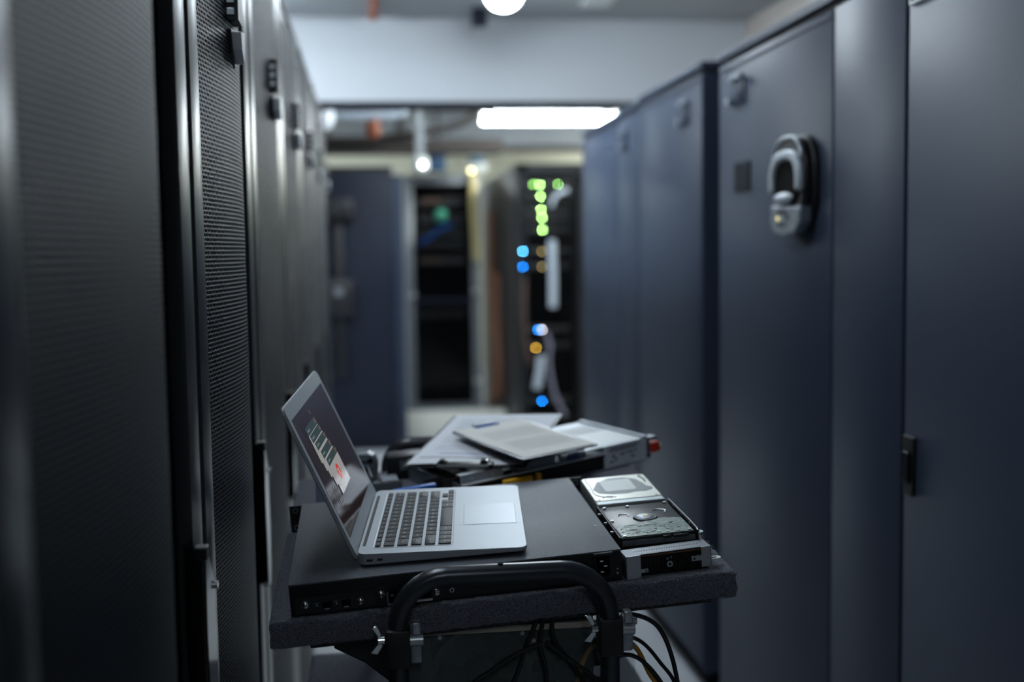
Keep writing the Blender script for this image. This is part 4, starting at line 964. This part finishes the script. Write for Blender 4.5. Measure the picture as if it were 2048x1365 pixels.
# ------------------------------------------------------------------ far room
t = thing('server_rack', 'dark closed rack at the far left, beyond the end of the left row', 'server rack', (-0.75, 8.3, 0))
part(t, 'cabinet_body', MB().box(0, 0.92, 0.02, 0.30, 0, 2.035, M_CABD), bev=0.004)
part(t, 'door', MB().box(0.01, 0.91, 0.0, 0.02, 0.06, 2.02, M_CABD, ch=0.004))
part(t, 'top_strip', MB().box(0.0, 0.92, -0.004, 0.02, 2.0, 2.04, M_BLACK))
t = thing('server_rack', 'narrow blue-grey rack side beside the dark rack at the far left', 'server rack', (0.173, 8.45, 0))
part(t, 'cabinet_body', MB().box(0, 0.072, 0, 0.9, 0, 1.99, M_CAB), bev=0.004)
t = thing('wall_box', 'black box mounted high on the dark far rack with a stem hanging below', 'box', (-0.27, 8.295, 1.0))
part(t, 'box_body', MB().box(-0.02, 0.16, -0.14, 0.0, 0.66, 0.80, M_BLACK, ch=0.01))
part(t, 'stem', MB().box(0.03, 0.08, -0.08, 0.0, -0.45, 0.66, M_BLACK, ch=0.01))
part(t, 'lower_box', MB().box(-0.02, 0.14, -0.12, 0.0, -0.02, 0.24, M_BLACK, ch=0.01).box(0.02, 0.07, -0.125, -0.119, 0.13, 0.18, M_DULL))
t = thing('conduit_pipe', 'pinkish brown conduit beside the left row of racks, in the far room', 'conduit', (-0.36, 8.24, 0))
part(t, 'conduit', MB().cyl((0, 0, 0.1), (0, 0, 1.72), 0.022, mat('pinkish_brown', (0.14, 0.10, 0.10), 0.6), 14))

t = thing('low_box', 'low cream box on the floor in front of the glass-door cabinet', 'box', (0.25, 8.7, 0))
part(t, 'box_body', MB().box(0, 0.76, 0, 0.16, 0, 0.205, mat('cream_box', (0.82, 0.81, 0.72), 0.6), ch=0.01))
# glass fronted cabinet
g = thing('glass_cabinet', 'grey-framed glass-door network cabinet at the end of the aisle', 'network cabinet', (0.29, 9.7, 0))
def bar(x0, x1, z0, z1): return MB().box(x0, x1, -0.03, 0.03, z0, z1, M_FRAME, ch=0.006)
part(g, 'cabinet_body', MB().box(0.0, 0.63, 0.55, 0.60, 0.04, 2.07, M_DARK).box(0.0, 0.02, 0.03, 0.6, 0.04, 2.07, M_FRAME).box(0.61, 0.63, 0.03, 0.6, 0.04, 2.07, M_FRAME).box(0.0, 0.63, 0.03, 0.6, 2.05, 2.07, M_FRAME).box(0.0, 0.63, 0.03, 0.6, 0.04, 0.06, M_FRAME))
dr = part(g, 'door_frame', MB().box(0.0, 0.075, -0.03, 0.03, 0.04, 2.07, M_FRAME, ch=0.006).box(0.555, 0.63, -0.03, 0.03, 0.04, 2.07, M_FRAME, ch=0.006).box(0.075, 0.555, -0.03, 0.03, 1.99, 2.07, M_FRAME).box(0.075, 0.555, -0.03, 0.03, 0.04, 0.14, M_FRAME))
part(g, 'cross_bar', MB().box(0.075, 0.555, -0.02, 0.02, 0.99, 1.04, M_CABD))
part(g, 'glass_pane', MB().box(0.075, 0.555, -0.002, 0.002, 0.14, 1.99, M_GLASS))
for x, z in ((0.06, 1.07), (0.585, 1.09), (0.585, 0.33)):
    part(g, 'door_knob', MB().sphere((x, -0.045, z), 0.028, M_LAMPH, u=14), 'white knob')
for i, (z, m, n) in enumerate(((1.86, M_BROWNS, 'brown'), (1.72, M_TEAL, 'teal'), (1.60, M_BLUE, 'blue'), (1.50, M_BLACK, 'black'), (1.36, M_BROWNS, 'lower brown'), (0.90, M_DULL, 'grey'))):
    d_ = thing('network_device', '%s device on a shelf inside the glass-door cabinet' % n, 'network device', (0.40, 9.78, z-0.02))
    part(d_, 'device_body', MB().box(0.0, 0.40, 0, 0.3, -0.02, 0.04, M_BLACKM if i != 4 else M_BROWNS))
    if n == 'teal': part(d_, 'front_patch', MB().sphere((0.20, -0.02, 0.03), 0.06, m, u=14))
    elif n == 'blue':
        part(d_, 'patch_cable', MB().tube([(0.02, -0.03, -0.08), (0.12, -0.05, -0.02), (0.22, -0.05, 0.05), (0.30, -0.03, 0.07)], 0.018, m, 8))
    elif n == 'grey': part(d_, 'front_patch', MB().box(0.06, 0.34, -0.02, 0.0, 0.0, 0.02, M_BLACKM))
    else: part(d_, 'front_patch', MB().box(0.05, 0.20, -0.01, 0.0, 0.0, 0.03, mat('dim_brown', (0.16, 0.09, 0.05), 0.6) if 'brown' in n else m))
cable('patch_cable', 'thick pale yellow cable hanging down the right post of the glass cabinet', [(0.855, 9.62, 2.08), (0.865, 9.62, 1.98), (0.86, 9.62, 1.85), (0.870, 9.62, 1.6), (0.885, 9.62, 1.35)], 0.030, M_YCAB)

# right-hand far racks, open end facing the camera
RX0 = 1.03
for i, (y0, y1, lab) in enumerate(((8.0, 8.9, 'open dark rack at the far right with green and blue lights'), (8.91, 9.8, 'middle rack of the far right row, seen by its dark side'), (9.81, 10.7, 'last rack of the far right row, beside the glass cabinet'))):
    t = thing('server_rack', lab, 'server rack', (RX0, y0, 0), group='far right racks')
    L2 = y1-y0
    part(t, 'side_panel', MB().box(0, 0.02, 0.0, L2, 0.0, 2.03, M_BROWNS, ch=0.004))
    part(t, 'cabinet_body', MB().box(0.02, 0.75, 0.30 if i == 0 else 0.0, L2, 0.0, 2.03, M_DARK))
    if i == 0:
        part(t, 'rack_frame', MB().box(0.0, 0.06, -0.01, 0.05, 0, 2.03, M_BLACKM).box(0.0, 0.75, -0.01, 0.05, 1.97, 2.03, M_BLACKM).box(0.40, 0.75, -0.16, 0.05, 0.02, 1.86, M_BLACK).box(0.02, 0.08, 0.03, 0.31, 0.0, 0.04, M_BLACKM))
for i, (y, z0, z1) in enumerate(((9.55, 0.15, 1.75), (9.15, 0.25, 1.25))):
    cable('cable_bundle', ['copper-brown cable bundle hanging on the side of the far right racks, farther one', 'copper-brown cable bundle low on the side of the far right racks, nearer one'][i],
          [(1.003, y, z1), (1.0, y+0.03, (z0+z1)/2+0.2), (1.003, y-0.02, (z0+z1)/2-0.2), (1.003, y, z0)], 0.028, M_COPPER, group='copper cable bundles')
def P8(px, py, y=7.93):
    v = RC @ Vector((px-1024, 682.5-py, -F_PX)); s_ = y/v.y
    return Vector((v.x*s_, y, 1.43+v.z*s_))
def led_unit(px, py, cols, lab, r=0.0042, st=90, wd=0.30):
    p = P8(px, py)
    t = thing('rack_device', lab, 'network device', (1.10, 7.95, p.z), group='lit devices in the far right rack')
    part(t, 'device_body', MB().box(0, wd, 0, 0.10, -0.018, 0.018, M_BLACK, ch=0.002))
    for (qx, qy, c, k) in cols:
        q = P8(qx, qy)
        part(t, 'indicator_light', MB().sphere((q.x-1.10, q.y-7.95, q.z-p.z), r, mat('led_%s' % c[0], (0.05, 0.05, 0.05), 0.4, emit=st*k, ecol=c[1]), u=10))
G = ('green', (0.62, 1.35, 0.34)); GD = ('dim_green', (0.22, 0.55, 0.10)); LB = ('light_blue', (0.14, 0.80, 1.5)); BB = ('deep_blue', (0.0, 0.26, 1.1)); AM = ('amber', (0.13, 0.10, 0.03)); WH = ('cool_white', (0.55, 0.52, 0.50)); YE = ('yellow', (0.6, 0.35, 0.03)); OR = ('orange', (0.8, 0.3, 0.03))
led_unit(1080, 369, [(1066, 369, GD, 1), (1080, 370, G, 1), (1116, 369, GD, 0.8)], 'topmost lit device in the far right rack, with three green lights')
led_unit(1081, 392, [(1081, 393, G, 1)], 'second lit device down in the far right rack')
led_unit(1082, 419, [(1082, 419, G, 1)], 'third lit device down in the far right rack')
led_unit(1083, 437, [(1084, 436, G, 0.7)], 'fourth lit device down in the far right rack')
led_unit(1084, 460, [(1085, 460, G, 1)], 'lowest green-lit device in the far right rack')
led_unit(1046, 503, [(1046, 503, LB, 1), (1084, 503, AM, 1)], 'device with a light blue indicator in the far right rack')
led_unit(1046, 534, [(1046, 534, BB, 1), (1084, 534, AM, 1)], 'device with a deep blue indicator in the far right rack')
led_unit(1080, 660, [(1084, 660, WH, 1), (1076, 660, BB, 0.08)], 'device with a cool white indicator low in the far right rack')
led_unit(1073, 693, [(1072, 696, YE, 0.8)], 'device with a yellow indicator low in the far right rack')
led_unit(1085, 803, [(1084, 803, BB, 0.25)], 'device with a dark blue indicator near the bottom of the far right rack')
led_unit(1080, 838, [(1081, 840, OR, 1)], 'lowest device in the far right rack, with an orange indicator')
def pc_(lst, y=7.85): return [tuple(P8(a, b, y)) for a, b in lst]
cable('network_cable', 'grey-white cable bar hanging straight in the far right rack', pc_([(1104, 480), (1105, 520), (1106, 560), (1106, 615)]), 0.028, M_GREYC, group='pale cables in the far right rack')
cable('network_cable', 'grey-white cable hanging low in the far right rack', pc_([(1083, 712), (1080, 740), (1074, 778)]), 0.028, M_GREYC, group='pale cables in the far right rack')
cable('network_cable', 'thin mauve cable running down the far right rack', pc_([(1092, 665), (1100, 690), (1098, 730), (1110, 790), (1130, 830)]), 0.014, mat('mauve_cable', (0.20, 0.19, 0.24), 0.6), group='pale cables in the far right rack')
cable('network_cable', 'pale loop at the top of the far right rack', pc_([(1103, 412), (1108, 398), (1120, 386), (1136, 381)]), 0.014, M_GREYC, group='pale cables in the far right rack')
cable('network_cable', 'brown looped cable in the middle of the far right rack', pc_([(1050, 560), (1048, 620), (1052, 690), (1062, 730)]), 0.012, mat('brown_loop', (0.10, 0.06, 0.045), 0.6), group='pale cables in the far right rack')

# overhead clutter in the far room
t = thing('cable_tray', 'dark cable tray crossing under the far ceiling', 'cable tray', (-1.2, 9.0, 2.20))
part(t, 'tray', MB().box(0, 2.25, 0, 0.35, 0, 0.05, M_TRAYD).box(0, 2.25, 0.0, 0.012, 0.05, 0.10, M_TRAYD).box(0, 2.25, 0.338, 0.35, 0.05, 0.10, M_TRAYD))
for q in (0.9, 1.75): part(t, 'hanger', MB().cyl((q, 0.17, 0.05), (q, 0.17, 0.54), 0.012, M_TRAYD, 10))
for i, (pts, r, m, lab) in enumerate((
    ([(-3.4, 8.9, 2.30), (-0.3, 8.9, 2.28), (0.2, 8.9, 2.31), (0.75, 8.9, 2.42), (1.0, 8.9, 2.74)], 0.030, M_TRAYD, 'dark brown pipe bending upward in the far room'),
    ([(0.3, 10.8, 2.74), (0.33, 10.8, 2.40), (0.6, 10.8, 2.38), (1.2, 10.8, 2.38), (3.3, 10.8, 2.38)], 0.035, M_TRAYD, 'brown pipe running behind the far fluorescent light'),
    ([(-3.4, 7.9, 2.36), (-0.2, 7.9, 2.35), (0.20, 7.9, 2.36), (0.25, 7.9, 2.42), (0.25, 7.9, 2.74)], 0.028, M_GREYC, 'pale pipe running left under the far ceiling'))):
    o = MB().tube(pts, r, m, 14, sub=4).build('pipe'); tagd(o, lab, 'pipe', 'overhead pipes')
o = MB().cyl((0.04, 8.2, 2.27), (0.04, 8.2, CE), 0.045, M_RUST, 16).sphere((0.04, 8.2, 2.28), 0.055, M_RUST).build('pipe'); tagd(o, 'rust-red pipe dropping from the far ceiling', 'pipe')
o = MB().cyl((0.05, 6.45, 2.72), (0.05, 4.2, 2.72), 0.020, M_RUST, 16).sphere((0.05, 6.45, 2.72), 0.028, M_RUST).build('pipe'); tagd(o, 'rust-red pipe along the near ceiling, ending at the white header', 'pipe')
t = thing('ceiling_bracket', 'small dark bracket on the ceiling beside the aisle light', 'bracket', (0.62, 6.35, CE))
part(t, 'bracket_body', MB().box(-0.04, 0.04, -0.05, 0.05, -0.09, 0.0, M_CABD, ch=0.006))
t = thing('hanging_light', 'bright white light hanging beyond the header, left of a deep blue box', 'light', (0.392, 8.75, 2.086))
part(t, 'dome', MB().sphere((0, 0, 0), 0.065, M_LAMPH, u=20).box(-0.03, 0.03, -0.03, 0.03, 0.02, CE-2.086, M_FRAME))
part(t, 'lens_light', MB().sphere((0.015, -0.07, -0.01), 0.014, mat('white_spot', (0.8, 0.8, 0.8), 0.4, emit=22.0, ecol=(0.9, 1.0, 0.9)), u=10), 'bright white light')
t = thing('junction_box', 'deep blue box hanging from the far cable tray', 'box', (0.52, 9.1, 2.06))
part(t, 'box_body', MB().box(-0.05, 0.09, 0, 0.12, 0.0, 0.15, mat('deep_blue_box', (0.004, 0.045, 0.12), 0.5), ch=0.005))
t = thing('junction_box', 'pale blue and white box above the glass cabinet', 'box', (0.90, 9.75, 2.085))
part(t, 'box_body', MB().box(-0.06, 0.09, -0.1, 0.1, 0.0, 0.07, M_LABEL, ch=0.004))
part(t, 'box_top', MB().box(-0.05, 0.06, -0.1, 0.1, 0.07, 0.13, mat('slate_blue', (0.10, 0.18, 0.28), 0.5), ch=0.004))
t = thing('wall_spotlight', 'small warm light on the top right corner of the glass cabinet', 'light', (0.855, 9.66, 2.10))
part(t, 'bulb', MB().sphere((0, 0, 0), 0.018, mat('warm_bulb', (0.8, 0.7, 0.3), 0.4, emit=9.0, ecol=(0.85, 0.78, 0.45)), u=10).box(-0.01, 0.01, 0.0, 0.04, -0.03, 0.0, M_FRAME))
for i, (x, y, z, lab) in enumerate(((-0.335, 7.4, 2.29, 'pale globe fitting near the far ceiling, closest to the left racks'), (-0.25, 7.4, 2.29, 'pale tubular fitting near the far ceiling, right of the globe'))):
    t = thing('ceiling_fitting', lab, 'light fitting', (x, y, z), group='pale fittings near the far ceiling')
    part(t, 'globe', MB().sphere((0, 0, 0), 0.045, mat('frosted_white', (0.8, 0.85, 0.9), 0.3, emit=0.55, ecol=(0.8, 0.9, 1.0)), u=18, sc=(1, 1, 1.0+i*0.9)))  # faint glow added so these pale fittings look brighter
    part(t, 'stem', MB().cyl((0, 0, 0.03), (0, 0, CE-z), 0.008, M_LAMPH, 10))
